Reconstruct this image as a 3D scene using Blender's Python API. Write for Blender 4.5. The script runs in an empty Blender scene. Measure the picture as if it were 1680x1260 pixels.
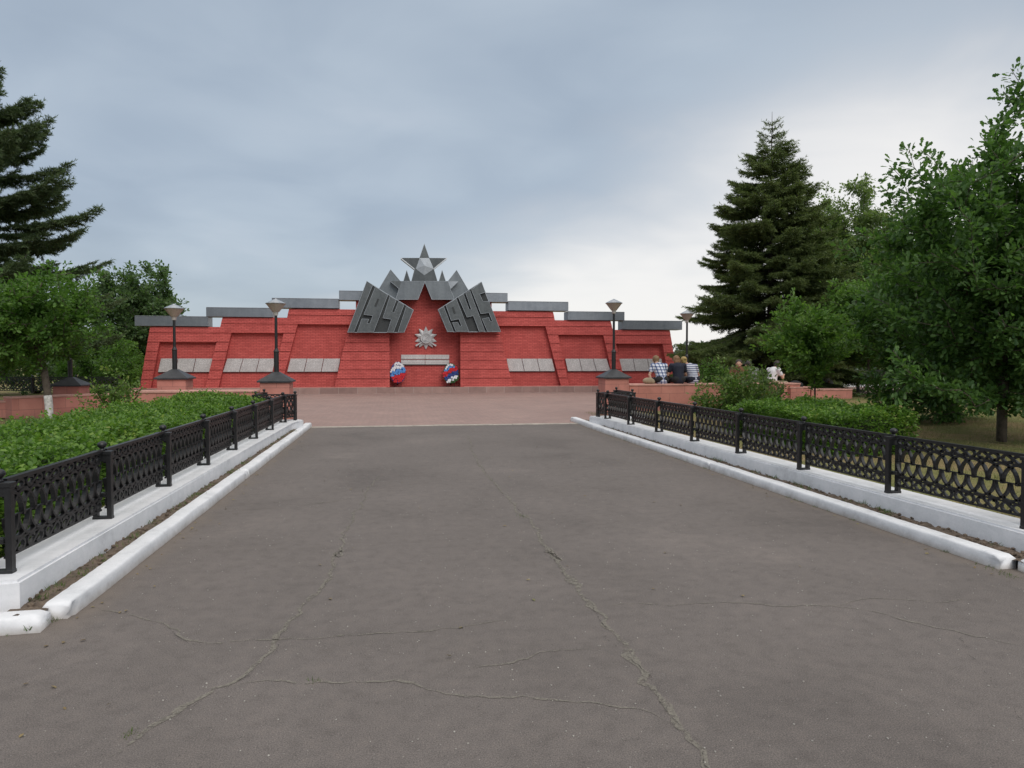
import bpy, bmesh, math, random
import numpy as np
from mathutils import Vector, Matrix, noise
R = math.radians
sc = bpy.context.scene
# ------------------------------------------------------------------ camera
F = 1180.0; YAW = R(9.24); PITCH = R(1.844); CH = 1.6
cd = bpy.data.cameras.new('camera'); cam = bpy.data.objects.new('camera', cd)
sc.collection.objects.link(cam); sc.camera = cam
cam.location = (0, 0, CH); cam.rotation_euler = (R(90)-PITCH, 0, -YAW)
cd.sensor_width = 36; cd.lens = F/1680*36; cd.clip_start = .05; cd.clip_end = 5000
# ------------------------------------------------------------------ world
sc.view_settings.view_transform = 'Standard'; sc.view_settings.look = 'None'
sc.view_settings.exposure = 0.0; sc.view_settings.gamma = 1
SUN_EL = R(36); SUN_AZ = R(163)      # high, behind and right of the camera, veiled by cloud
w = bpy.data.worlds.new("World"); sc.world = w; w.use_nodes = True
nt = w.node_tree; nt.nodes.clear()
class N:                                           # tiny node helper
    def __init__(s, t): s.t = t
    def n(s, typ, **k):
        o = s.t.nodes.new(typ)
        ins = k.pop('ins', {})
        for a, v in k.items(): setattr(o, a, v)
        for a, v in ins.items():
            if isinstance(v, bpy.types.NodeSocket): s.t.links.new(v, o.inputs[a])
            else: o.inputs[a].default_value = v
        return o
    def math(s, op, a, b=0.0, c=None, clamp=False):
        o = s.t.nodes.new('ShaderNodeMath'); o.operation = op; o.use_clamp = clamp
        for i, v in enumerate([a, b] + ([c] if c is not None else [])):
            if isinstance(v, bpy.types.NodeSocket): s.t.links.new(v, o.inputs[i])
            else: o.inputs[i].default_value = v
        return o.outputs[0]
    def ramp(s, fac, st, interp='LINEAR'):
        o = s.t.nodes.new('ShaderNodeValToRGB'); o.color_ramp.interpolation = interp
        e = o.color_ramp.elements
        while len(e) < len(st): e.new(.5)
        for i, (p, c) in enumerate(st):
            e[i].position = p; e[i].color = (c[0], c[1], c[2], 1) if len(c) == 3 else c
        s.t.links.new(fac, o.inputs[0]); return o.outputs[0]
    def mix(s, f, a, b, mode='MIX'):
        o = s.t.nodes.new('ShaderNodeMix'); o.data_type = 'RGBA'; o.blend_type = mode
        for k, v in ((0, f), (6, a), (7, b)):
            if isinstance(v, bpy.types.NodeSocket): s.t.links.new(v, o.inputs[k])
            else: o.inputs[k].default_value = v if k == 0 else (v[0], v[1], v[2], 1)
        return o.outputs[2]
    def noise(s, vec, scale, detail=4, rough=.5, dist=0, out='Fac'):
        o = s.n('ShaderNodeTexNoise', ins={'Scale': scale, 'Detail': detail, 'Roughness': rough, 'Distortion': dist})
        if vec is not None: s.t.links.new(vec, o.inputs['Vector'])
        return o.outputs[out]
def lin(r, g, b):
    f = lambda v: (v/255/12.92) if v/255 <= .04045 else ((v/255+.055)/1.055)**2.4
    return (f(r), f(g), f(b))
W = N(nt)
tc = W.n('ShaderNodeTexCoord').outputs['Generated']
sep = W.n('ShaderNodeSeparateXYZ', ins={0: tc})
X_, Y_, Z_ = sep.outputs
elev = W.math('ARCSINE', Z_)
azim = W.math('ARCTAN2', X_, Y_)                   # 0 straight along the road, + to the right
# cloud field projected on a flat cloud layer
den = W.math('ADD', W.math('MAXIMUM', Z_, 0), .16)
cv = W.n('ShaderNodeCombineXYZ', ins={0: W.math('DIVIDE', X_, den), 1: W.math('DIVIDE', Y_, den), 2: 0.0}).outputs[0]
n1 = W.noise(cv, .6, 3, .45, .8); n2 = W.noise(cv, 1.9, 4, .5, .4)
cl = W.math('ADD', W.math('MULTIPLY', n1, .65), W.math('MULTIPLY', n2, .35))
# clear break in the overcast low down and to the right
a1 = W.math('MULTIPLY', W.math('SUBTRACT', azim, R(36)), 2.0)
e1 = W.math('MULTIPLY', W.math('SUBTRACT', elev, R(4)), 2.35)
dist = W.math('SQRT', W.math('ADD', W.math('MULTIPLY', a1, a1), W.math('MULTIPLY', e1, e1)))
a2 = W.math('MULTIPLY', W.math('SUBTRACT', azim, R(24)), 1.9); e2 = W.math('MULTIPLY', W.math('SUBTRACT', elev, R(1)), 4.2)
dist2 = W.math('SQRT', W.math('ADD', W.math('MULTIPLY', a2, a2), W.math('MULTIPLY', e2, e2)))
dist = W.math('MINIMUM', W.math('ADD', dist, .12), dist2)
dn = W.math('ADD', dist, W.math('MULTIPLY', W.math('SUBTRACT', cl, .5), 1.3))
bright = W.n('ShaderNodeMapRange', interpolation_type='SMOOTHSTEP', ins={0: dn, 1: .28, 2: 1.05, 3: 1.0, 4: 0.0}).outputs[0]
base = W.ramp(cl, [(.34, lin(158, 172, 189)), (.46, lin(170, 184, 200)), (.56, lin(182, 195, 209)), (.68, lin(196, 206, 218))])
hz = W.n('ShaderNodeMapRange', interpolation_type='SMOOTHSTEP', ins={0: elev, 1: 0.0, 2: R(13), 3: .55, 4: 0.0}).outputs[0]
base = W.mix(hz, base, lin(188, 198, 205))
col = W.mix(bright, base, lin(250, 248, 246))
nish = W.n('ShaderNodeTexSky', sky_type='NISHITA', sun_disc=False, sun_elevation=SUN_EL, sun_rotation=SUN_AZ)
nsk = W.mix(1.0, nish.outputs[0], (.1, .1, .1), 'MULTIPLY')
col = W.mix(.90, nsk, col)
zb = W.n('ShaderNodeMapRange', interpolation_type='SMOOTHSTEP', ins={0: elev, 1: R(29), 2: R(58), 3: 1.0, 4: 2.5}).outputs[0]
zn = W.n('ShaderNodeMapRange', interpolation_type='SMOOTHSTEP', ins={0: elev, 1: R(29), 2: R(55), 3: 0.0, 4: .9}).outputs[0]
col = W.mix(zn, col, (.50, .475, .44))
bg = W.n('ShaderNodeBackground', ins={'Color': col, 'Strength': zb})
wo = W.n('ShaderNodeOutputWorld'); nt.links.new(bg.outputs[0], wo.inputs[0])
sd = bpy.data.lights.new('sun', 'SUN'); so = bpy.data.objects.new('sun', sd); sc.collection.objects.link(so)
sd.energy = 1.5; sd.angle = R(40); sd.color = (1, .95, .88)
sdir = Vector((math.sin(SUN_AZ)*math.cos(SUN_EL), math.cos(SUN_AZ)*math.cos(SUN_EL), math.sin(SUN_EL)))
so.rotation_euler = sdir.to_track_quat('Z', 'Y').to_euler(); so.location = (0, -10, 30)

# ------------------------------------------------------------------ pixel -> world
_f = Vector((math.sin(YAW)*math.cos(PITCH), math.cos(YAW)*math.cos(PITCH), -math.sin(PITCH)))
_r = Vector((math.cos(YAW), -math.sin(YAW), 0)); _u = _r.cross(_f); _c = Vector((0, 0, CH))
def ray(x, y): return _f + _r*((x-840)/F) - _u*((y-630)/F)
def P(x, y, Y): d = ray(x, y); return _c + d*(Y/d.y)
def G(x, y, z=0.0): d = ray(x, y); return _c + d*((z-CH)/d.z)
# ------------------------------------------------------------------ object helpers
C = sc.collection
def tag(o, label=None, cat=None, group=None, kind=None):
    if label: o['label'] = label
    if cat: o['category'] = cat
    if group: o['group'] = group
    if kind: o['kind'] = kind
    return o
def empty(name, loc=(0, 0, 0), rz=0):
    o = bpy.data.objects.new(name, None); C.objects.link(o); o.location = loc; o.rotation_euler = (0, 0, rz)
    o.empty_display_size = .2; return o
def link(name, me, mat, parent=None, loc=None):
    if mat is not None and not me.materials: me.materials.append(mat)
    o = bpy.data.objects.new(name, me); C.objects.link(o)
    if parent is not None: o.parent = parent
    if loc is not None: o.location = loc
    return o
class MB:
    def __init__(s): s.bm = bmesh.new()
    def poly(s, vs, fs):
        b = [s.bm.verts.new(v) for v in vs]
        for f in fs:
            try: s.bm.faces.new([b[i] for i in f])
            except ValueError: pass
        return b
    def hexa(s, p):       # 8 points: bottom 0-3, top 4-7
        return s.poly(p, [(3, 2, 1, 0), (4, 5, 6, 7), (0, 1, 5, 4), (1, 2, 6, 5), (2, 3, 7, 6), (3, 0, 4, 7)])
    def box(s, x0, x1, y0, y1, z0, z1):
        return s.hexa([(x0, y0, z0), (x1, y0, z0), (x1, y1, z0), (x0, y1, z0), (x0, y0, z1), (x1, y0, z1), (x1, y1, z1), (x0, y1, z1)])
    def prism(s, pts, y0, y1, yf=None):    # pts (x,z) outline extruded along y
        n = len(pts)
        vs = [(p[0], y0, p[1]) for p in pts] + [(p[0], y1, p[1]) for p in pts]
        fs = [tuple(range(n)), tuple(range(2*n-1, n-1, -1))] + [(i, i+n, (i+1) % n+n, (i+1) % n) for i in range(n)]
        return s.poly(vs, fs)
    def vprism(s, pts, z0, z1):
        n = len(pts)
        vs = [(p[0], p[1], z0) for p in pts] + [(p[0], p[1], z1) for p in pts]
        fs = [tuple(range(n-1, -1, -1)), tuple(range(n, 2*n))] + [(i, (i+1) % n, (i+1) % n+n, i+n) for i in range(n)]
        return s.poly(vs, fs)
    def lathe(s, prof, n=20, c=(0, 0, 0)):
        rings = []
        for r, z in prof:
            rings.append([s.bm.verts.new((c[0]+r*math.cos(2*math.pi*i/n), c[1]+r*math.sin(2*math.pi*i/n), c[2]+z)) for i in range(n)])
        for a, b in zip(rings, rings[1:]):
            for i in range(n): s.bm.faces.new((a[i], a[(i+1) % n], b[(i+1) % n], b[i]))
        s.bm.faces.new(rings[0][::-1]); s.bm.faces.new(rings[-1])
    def tube(s, pts, rad, n=6):
        pts = [Vector(p) for p in pts]; rings = []
        for i, p in enumerate(pts):
            t = (pts[min(i+1, len(pts)-1)]-pts[max(i-1, 0)]).normalized()
            a = t.cross(Vector((0, 0, 1))) if abs(t.z) < .95 else t.cross(Vector((1, 0, 0)))
            a.normalize(); b = t.cross(a); r = rad[i] if hasattr(rad, '__len__') else rad
            rings.append([s.bm.verts.new(p+(a*math.cos(2*math.pi*k/n)+b*math.sin(2*math.pi*k/n))*r) for k in range(n)])
        for a, b in zip(rings, rings[1:]):
            for k in range(n): s.bm.faces.new((a[k], a[(k+1) % n], b[(k+1) % n], b[k]))
        s.bm.faces.new(rings[0][::-1]); s.bm.faces.new(rings[-1])
    def ribbon(s, pts, th, d0, d1, closed=False):      # flat bar in the yz plane, thickness th, from x=d0 to d1
        n = len(pts); L = []; Rr = []
        for i, p in enumerate(pts):
            a = pts[(i-1) % n if closed else max(i-1, 0)]; b = pts[(i+1) % n if closed else min(i+1, n-1)]
            t = Vector((b[0]-a[0], b[1]-a[1])).normalized(); nn = Vector((-t.y, t.x))*th/2
            L.append((p[0]+nn.x, p[1]+nn.y)); Rr.append((p[0]-nn.x, p[1]-nn.y))
        v = []
        for q in (L, Rr):
            for d in (d0, d1): v.append([s.bm.verts.new((d, a, b)) for a, b in q])
        m = n if closed else n-1
        for i in range(m):
            j = (i+1) % n
            s.bm.faces.new((v[0][i], v[0][j], v[1][j], v[1][i])); s.bm.faces.new((v[2][j], v[2][i], v[3][i], v[3][j]))
            s.bm.faces.new((v[0][j], v[0][i], v[2][i], v[2][j])); s.bm.faces.new((v[1][i], v[1][j], v[3][j], v[3][i]))
        if not closed:
            s.bm.faces.new((v[0][0], v[1][0], v[3][0], v[2][0])); s.bm.faces.new((v[0][-1], v[2][-1], v[3][-1], v[1][-1]))
    def sphere(s, c, r, u=10, v=7, sc_=(1, 1, 1)):
        rings = []; top = s.bm.verts.new((c[0], c[1], c[2]+r*sc_[2])); bot = s.bm.verts.new((c[0], c[1], c[2]-r*sc_[2]))
        for j in range(1, v):
            th = math.pi*j/v; rings.append([s.bm.verts.new((c[0]+r*sc_[0]*math.sin(th)*math.cos(2*math.pi*i/u), c[1]+r*sc_[1]*math.sin(th)*math.sin(2*math.pi*i/u), c[2]+r*sc_[2]*math.cos(th))) for i in range(u)])
        for i in range(u):
            s.bm.faces.new((top, rings[0][i], rings[0][(i+1) % u])); s.bm.faces.new((bot, rings[-1][(i+1) % u], rings[-1][i]))
            for a, b in zip(rings, rings[1:]): s.bm.faces.new((a[i], b[i], b[(i+1) % u], a[(i+1) % u]))
    def mesh(s, name, bevel=0, smooth=False, segs=1):
        if bevel:
            bmesh.ops.bevel(s.bm, geom=[e for e in s.bm.edges], offset=bevel, segments=segs, affect='EDGES', clamp_overlap=True)
        bmesh.ops.recalc_face_normals(s.bm, faces=s.bm.faces)
        me = bpy.data.meshes.new(name); s.bm.to_mesh(me); s.bm.free()
        if smooth: me.shade_smooth()
        return me
    def build(s, name, mat, parent=None, bevel=0, smooth=False, loc=None, segs=1):
        return link(name, s.mesh(name, bevel, smooth, segs), mat, parent, loc)
def np_mesh(name, verts, faces_per, nv, smooth=False):
    """verts (N,3); faces_per: list of template faces per instance of nv verts"""
    inst = len(verts)//nv
    me = bpy.data.meshes.new(name)
    me.vertices.add(len(verts)); me.vertices.foreach_set('co', verts.astype(np.float32).ravel())
    base = np.arange(inst)*nv
    tot = [len(f) for f in faces_per]
    loops = np.concatenate([base[:, None]+np.array(f)[None, :] for f in faces_per], axis=1).ravel()
    ltot = np.tile(tot, inst); lst = np.concatenate([[0], np.cumsum(ltot)[:-1]])
    me.loops.add(len(loops)); me.loops.foreach_set('vertex_index', loops.astype(np.int32))
    me.polygons.add(len(ltot)); me.polygons.foreach_set('loop_start', lst.astype(np.int32))
    me.update(calc_edges=True); me.validate(); return me
# ------------------------------------------------------------------ materials
def newmat(name):
    m = bpy.data.materials.new(name); m.use_nodes = True; m.node_tree.nodes.clear(); return m, N(m.node_tree)
def finish(m, n, colr, rough=.8, metal=0, bump=None, bstr=.3, bdist=.01, spec=.5):
    p = n.n('ShaderNodeBsdfPrincipled', ins={'Roughness': rough, 'Metallic': metal, 'Specular IOR Level': spec})
    if isinstance(colr, bpy.types.NodeSocket): n.t.links.new(colr, p.inputs['Base Color'])
    else: p.inputs['Base Color'].default_value = (*colr, 1)
    if bump is not None:
        b = n.n('ShaderNodeBump', ins={'Height': bump, 'Strength': bstr, 'Distance': bdist}); n.t.links.new(b.outputs[0], p.inputs['Normal'])
    o = n.n('ShaderNodeOutputMaterial'); n.t.links.new(p.outputs[0], o.inputs[0]); return m
def pos(n): return n.n('ShaderNodeNewGeometry').outputs['Position']
def simple(name, c, rough=.8, metal=0, var=.12, scale=6, bscale=40, bstr=.2, bdist=.005, spec=.5):
    m, n = newmat(name); p = pos(n)
    a = n.noise(p, scale, 5, .6); b = n.noise(p, bscale, 4, .6)
    c0 = tuple(v*(1-var) for v in c); c1 = tuple(min(1, v*(1+var)) for v in c)
    cc = n.ramp(a, [(.3, c0), (.7, c1)])
    return finish(m, n, cc, rough, metal, b, bstr, bdist, spec)
M = {}
# painted red brick
def brickmat(name, c, joints=True):
    m, n = newmat(name); p = pos(n); s = n.n('ShaderNodeSeparateXYZ', ins={0: p})
    v = n.n('ShaderNodeCombineXYZ', ins={0: n.math('ADD', s.outputs[0], s.outputs[1]), 1: s.outputs[2], 2: 0.0}).outputs[0]
    nz = n.noise(p, 9, 2, .5, out='Color')
    v = n.mix(.012, v, nz, 'ADD')
    b = n.n('ShaderNodeTexBrick', offset=.5, ins={'Vector': v, 'Scale': 1.0, 'Mortar Size': .010, 'Mortar Smooth': .5, 'Brick Width': .25, 'Row Height': .0765,
        'Color1': (*c, 1), 'Color2': (c[0]*.82, c[1]*.75, c[2]*.75, 1), 'Mortar': (c[0]*.52, c[1]*.45, c[2]*.45, 1)})
    big = n.noise(p, .9, 6, .65)
    col = n.mix(1, b.outputs[0], n.ramp(big, [(.3, (.80, .78, .78)), (.55, (1, 1, 1)), (.75, (1.0, 1.12, 1.1))]), 'MULTIPLY')
    # paint worn to a paler pink in small patches
    chip = n.ramp(n.noise(p, 5.5, 8, .72), [(.67, (0, 0, 0)), (.72, (1, 1, 1))])
    f = n.math('MULTIPLY', chip, .35)
    col = n.mix(f, col, (.55, .22, .19))
    h = n.math('SUBTRACT', n.math('MULTIPLY', n.noise(p, 30, 4, .6), .35), b.outputs['Fac'])
    return finish(m, n, col, .72, 0, h, .75, .012, .3)
M['brick'] = brickmat('painted_red_brick', (.62, .122, .108))
M['brick_pale'] = simple('worn_red_cement', (.50, .21, .18), .85, var=.2, scale=3)
def asphalt():
    m, n = newmat('old_asphalt'); p = pos(n); s = n.n('ShaderNodeSeparateXYZ', ins={0: p})
    a = n.noise(p, .55, 6, .6, .4); b = n.noise(p, 9, 6, .7); c = n.noise(p, 160, 3, .7)
    col = n.ramp(a, [(.30, (.120, .105, .098)), (.45, (.144, .126, .117)), (.56, (.152, .133, .124)), (.70, (.182, .158, .146))])
    col = n.mix(.55, col, n.ramp(b, [(.25, (.62, .61, .60)), (.5, (1, 1, 1)), (.78, (1.3, 1.26, 1.22))]), 'MULTIPLY')
    col = n.mix(.75, col, n.ramp(c, [(.3, (.35, .35, .35)), (.5, (1, 1, 1)), (.7, (1.9, 1.85, 1.75))]), 'MULTIPLY')
    vo = n.n('ShaderNodeTexVoronoi', ins={'Vector': p, 'Scale': 55.0})
    st = n.ramp(vo.outputs['Distance'], [(.09, (1, 1, 1)), (.16, (0, 0, 0))])
    pick = n.ramp(n.n('ShaderNodeSeparateColor', ins={0: vo.outputs['Color']}).outputs[0], [(.90, (0, 0, 0)), (.92, (1, 1, 1))])
    col = n.mix(n.math('MULTIPLY', n.math('MULTIPLY', st, pick), .65), col, (.42, .40, .37))
    vd = n.n('ShaderNodeTexVoronoi', ins={'Vector': p, 'Scale': 38.0})
    st2 = n.ramp(vd.outputs['Distance'], [(.12, (1, 1, 1)), (.22, (0, 0, 0))])
    pick2 = n.ramp(n.n('ShaderNodeSeparateColor', ins={0: vd.outputs['Color']}).outputs[1], [(.86, (0, 0, 0)), (.88, (1, 1, 1))])
    col = n.mix(n.math('MULTIPLY', n.math('MULTIPLY', st2, pick2), .5), col, (.05, .045, .042))
    # dust and soil washed against the kerbs
    dl = n.math('SUBTRACT', s.outputs[0], -2.0); dr = n.math('SUBTRACT', 4.56, s.outputs[0])
    dk = n.math('MINIMUM', dl, dr)
    dk = n.math('ADD', dk, n.math('MULTIPLY', n.math('SUBTRACT', n.noise(p, 2.2, 5, .6), .5), .5))
    e = n.n('ShaderNodeMapRange', ins={0: dk, 1: 0.0, 2: .22, 3: .55, 4: 0.0}).outputs[0]
    near = n.n('ShaderNodeMapRange', ins={0: s.outputs[1], 1: 4.2, 2: 5.0, 3: 0.0, 4: 1.0}).outputs[0]
    col = n.mix(n.math('MULTIPLY', e, near), col, (.19, .155, .125))
    # dark stains
    stn = n.ramp(n.noise(p, 1.3, 5, .65, .8), [(.66, (0, 0, 0)), (.76, (1, 1, 1))])
    col = n.mix(n.math('MULTIPLY', stn, .28), col, (.05, .047, .045))
    # faint scratches running along the road
    mp = n.n('ShaderNodeMapping', ins={'Vector': p, 'Scale': (24.0, 1.1, 1.0), 'Rotation': (0, 0, .12)}).outputs[0]
    scr = n.ramp(n.noise(mp, 1.0, 3, .6), [(.735, (0, 0, 0)), (.76, (1, 1, 1))])
    col = n.mix(n.math('MULTIPLY', scr, .22), col, (.3, .28, .26))
    h = n.math('ADD', n.math('MULTIPLY', c, .6), n.math('MULTIPLY', b, .5))
    return finish(m, n, col, .88, 0, h, .55, .006, .35)
M['asphalt'] = asphalt()
def crackmat(name, c, thr, op):
    m, n = newmat(name); p = pos(n)
    col = n.ramp(n.noise(p, 60, 4, .7), [(.3, tuple(v*.6 for v in c)), (.7, tuple(v*1.25 for v in c))])
    pr = n.n('ShaderNodeBsdfPrincipled', ins={'Roughness': .95, 'Base Color': col})
    tr = n.n('ShaderNodeBsdfTransparent')
    f = n.ramp(n.math('ADD', n.math('MULTIPLY', n.noise(p, 26, 5, .7), .6), n.math('MULTIPLY', n.noise(p, 3, 3, .6), .4)), [(thr, (0, 0, 0)), (thr+.09, (op, op, op))])
    mx = n.n('ShaderNodeMixShader', ins={0: f}); n.t.links.new(tr.outputs[0], mx.inputs[1]); n.t.links.new(pr.outputs[0], mx.inputs[2])
    o = n.n('ShaderNodeOutputMaterial'); n.t.links.new(mx.outputs[0], o.inputs[0]); return m
M['crack_pale'] = crackmat('crack_fill_pale', (.225, .205, .172), .41, .8)
M['crack_dark'] = crackmat('crack_gap_dark', (.06, .053, .047), .50, .75)
def paving():
    m, n = newmat('plaza_paving'); p = pos(n)
    v = n.n('ShaderNodeMapping', ins={'Vector': p, 'Rotation': (0, 0, R(45))}).outputs[0]
    b = n.n('ShaderNodeTexBrick', offset=.5, ins={'Vector': v, 'Scale': 1.0, 'Mortar Size': .006, 'Mortar Smooth': .2, 'Brick Width': .22, 'Row Height': .11,
        'Color1': (.37, .245, .215, 1), 'Color2': (.31, .215, .19, 1), 'Mortar': (.22, .17, .15, 1)})
    col = n.mix(.9, b.outputs[0], n.ramp(n.noise(p, .7, 6, .65), [(.3, (.84, .84, .85)), (.6, (1, 1, 1)), (.8, (1.2, 1.18, 1.15))]), 'MULTIPLY')
    return finish(m, n, col, .85, 0, n.math('SUBTRACT', n.noise(p, 50, 3, .6), b.outputs['Fac']), .4, .006)
M['paving'] = paving()
def whitepaint():
    m, n = newmat('whitewash'); p = pos(n); s = n.n('ShaderNodeSeparateXYZ', ins={0: p})
    col = n.ramp(n.noise(p, 3.0, 9, .72), [(.28, (.56, .56, .58)), (.45, (.72, .73, .75)), (.6, (.80, .80, .82)), (.75, (.84, .84, .85))])
    chip = n.ramp(n.noise(p, 11, 9, .78), [(.635, (0, 0, 0)), (.68, (1, 1, 1))])
    low = n.n('ShaderNodeMapRange', ins={0: s.outputs[2], 1: 0.0, 2: .13, 3: 1.0, 4: .30}).outputs[0]
    col = n.mix(n.math('MULTIPLY', chip, low), col, (.30, .27, .24))
    dirt = n.math('MULTIPLY', n.n('ShaderNodeMapRange', ins={0: n.math('ADD', s.outputs[2], n.math('MULTIPLY', n.noise(p, 6, 5, .7), .06)), 1: .025, 2: .085, 3: .7, 4: 0.0}).outputs[0], 1.0)
    col = n.mix(dirt, col, (.36, .31, .26))
    return finish(m, n, col, .75, 0, n.noise(p, 22, 6, .65), .35, .012, .3)
M['white'] = whitepaint()
M['whitetrunk'] = simple('limewashed_bark', (.55, .53, .50), .9, var=.35, scale=14, bscale=30, bstr=.6)
def salmon():
    m, n = newmat('salmon_paint'); p = pos(n); s = n.n('ShaderNodeSeparateXYZ', ins={0: p})
    v = n.n('ShaderNodeCombineXYZ', ins={0: n.math('ADD', s.outputs[0], s.outputs[1]), 1: s.outputs[2], 2: 0.0}).outputs[0]
    b = n.n('ShaderNodeTexBrick', offset=.35, ins={'Vector': v, 'Scale': 1.0, 'Mortar Size': .005, 'Mortar Smooth': .1, 'Brick Width': .78, 'Row Height': .31,
        'Color1': (.56, .24, .19, 1), 'Color2': (.49, .205, .165, 1), 'Mortar': (.30, .14, .115, 1)})
    col = n.mix(.9, b.outputs[0], n.ramp(n.noise(p, 1.8, 6, .65), [(.28, (.74, .76, .76)), (.55, (1, 1, 1)), (.8, (1.14, 1.22, 1.22))]), 'MULTIPLY')
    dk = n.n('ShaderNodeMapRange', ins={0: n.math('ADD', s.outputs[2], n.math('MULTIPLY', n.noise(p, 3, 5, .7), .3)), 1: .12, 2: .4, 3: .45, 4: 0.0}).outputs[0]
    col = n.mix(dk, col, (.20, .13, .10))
    return finish(m, n, col, .85, 0, n.math('SUBTRACT', n.noise(p, 30, 4, .6), b.outputs['Fac']), .4, .008, .25)
M['salmon'] = salmon()
M['granite'] = simple('brown_stone_step', (.27, .185, .16), .8, var=.25, scale=2.2)
def slabstep():
    m, n = newmat('stone_step'); p = pos(n); s = n.n('ShaderNodeSeparateXYZ', ins={0: p})
    v = n.n('ShaderNodeCombineXYZ', ins={0: s.outputs[0], 1: s.outputs[2], 2: 0.0}).outputs[0]
    b = n.n('ShaderNodeTexBrick', offset=0, ins={'Vector': v, 'Scale': 1.0, 'Mortar Size': .01, 'Brick Width': .9, 'Row Height': 5.0,
        'Color1': (.36, .235, .205, 1), 'Color2': (.27, .17, .15, 1), 'Mortar': (.42, .33, .3, 1)})
    col = n.mix(.8, b.outputs[0], n.ramp(n.noise(p, 2.5, 5, .6), [(.3, (.75, .75, .75)), (.7, (1.1, 1.1, 1.1))]), 'MULTIPLY')
    return finish(m, n, col, .75, 0, n.noise(p, 30, 4), .2)
M['step'] = slabstep()
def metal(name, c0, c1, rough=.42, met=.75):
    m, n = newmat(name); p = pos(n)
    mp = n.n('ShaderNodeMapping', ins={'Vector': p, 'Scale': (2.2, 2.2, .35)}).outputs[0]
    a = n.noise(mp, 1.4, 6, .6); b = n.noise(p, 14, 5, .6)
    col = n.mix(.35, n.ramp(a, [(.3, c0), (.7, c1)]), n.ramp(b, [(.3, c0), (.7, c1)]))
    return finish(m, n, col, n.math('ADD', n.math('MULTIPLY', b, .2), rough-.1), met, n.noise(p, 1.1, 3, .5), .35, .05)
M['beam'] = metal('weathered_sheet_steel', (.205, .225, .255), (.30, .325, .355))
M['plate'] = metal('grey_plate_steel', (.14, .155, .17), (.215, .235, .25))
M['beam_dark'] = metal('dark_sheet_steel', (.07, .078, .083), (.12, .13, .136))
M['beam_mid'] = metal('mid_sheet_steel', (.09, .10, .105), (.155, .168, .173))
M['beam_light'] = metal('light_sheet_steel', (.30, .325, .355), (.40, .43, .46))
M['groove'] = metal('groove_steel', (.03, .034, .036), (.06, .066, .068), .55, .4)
M['edge'] = metal('bright_edge_strip', (.5, .52, .54), (.65, .67, .69), .35, .6)
M['emblem'] = simple('cast_aluminium_paint', (.52, .52, .53), .5, .2, var=.15, scale=12)
def plaque(name, cols, rows_per_m, strong):
    m, n = newmat(name); p = pos(n); s = n.n('ShaderNodeSeparateXYZ', ins={0: p})
    row = n.math('FRACT', n.math('MULTIPLY', s.outputs[2], rows_per_m))
    rl = n.ramp(row, [(.30, (0, 0, 0)), (.36, (1, 1, 1)), (.72, (1, 1, 1)), (.78, (0, 0, 0))])
    cellz = n.math('FLOOR', n.math('MULTIPLY', s.outputs[2], rows_per_m))
    cv_ = n.n('ShaderNodeCombineXYZ', ins={0: n.math('MULTIPLY', s.outputs[0], 26), 1: n.math('MULTIPLY', cellz, 3.7), 2: 0.0}).outputs[0]
    wd = n.ramp(n.noise(cv_, 1.0, 2, .6), [(.46, (0, 0, 0)), (.5, (1, 1, 1))])
    col = n.ramp(n.noise(p, 3, 6, .6), [(.3, (.50, .485, .48)), (.7, (.62, .60, .595))])
    col = n.mix(n.math('MULTIPLY', n.math('MULTIPLY', rl, wd), strong), col, (.2, .19, .19))
    return finish(m, n, col, .55, .1, n.noise(p, 40, 3), .15)
M['plaque'] = plaque('engraved_pale_plaque', 1, 22, .7)
M['title'] = plaque('engraved_title_plate', 1, 9, .4)
M['iron'] = simple('black_gloss_iron', (.008, .008, .009), .42, .0, var=.4, scale=20, bscale=60, bstr=.35, bdist=.003, spec=.6)
M['tin'] = simple('dark_tin_cap', (.045, .047, .052), .5, .3, var=.3, scale=5)
M['lampglass'] = simple('frosted_lamp_glass', (.38, .315, .26), .35, 0, var=.12, scale=8)
M['lamptop'] = simple('lamp_lid_metal', (.42, .44, .47), .35, .8, var=.1)
M['soil'] = simple('bare_soil', (.15, .112, .082), .95, var=.4, scale=12, bscale=30, bstr=1, bdist=.04)
M['pale_kerb'] = simple('dusty_concrete', (.42, .38, .33), .9, var=.25, scale=3)
def lawnmat():
    m, n = newmat('dry_lawn'); p = pos(n)
    a = n.noise(p, .45, 6, .65, .5); b = n.noise(p, 14, 6, .7)
    col = n.ramp(a, [(.3, (.13, .15, .05)), (.48, (.20, .19, .08)), (.6, (.27, .20, .11)), (.75, (.18, .19, .065))])
    col = n.mix(.7, col, n.ramp(b, [(.25, (.45, .45, .42)), (.5, (1, 1, 1)), (.75, (1.45, 1.4, 1.35))]), 'MULTIPLY')
    return finish(m, n, col, .95, 0, b, .8, .04, .1)
M['lawn'] = lawnmat()
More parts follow.
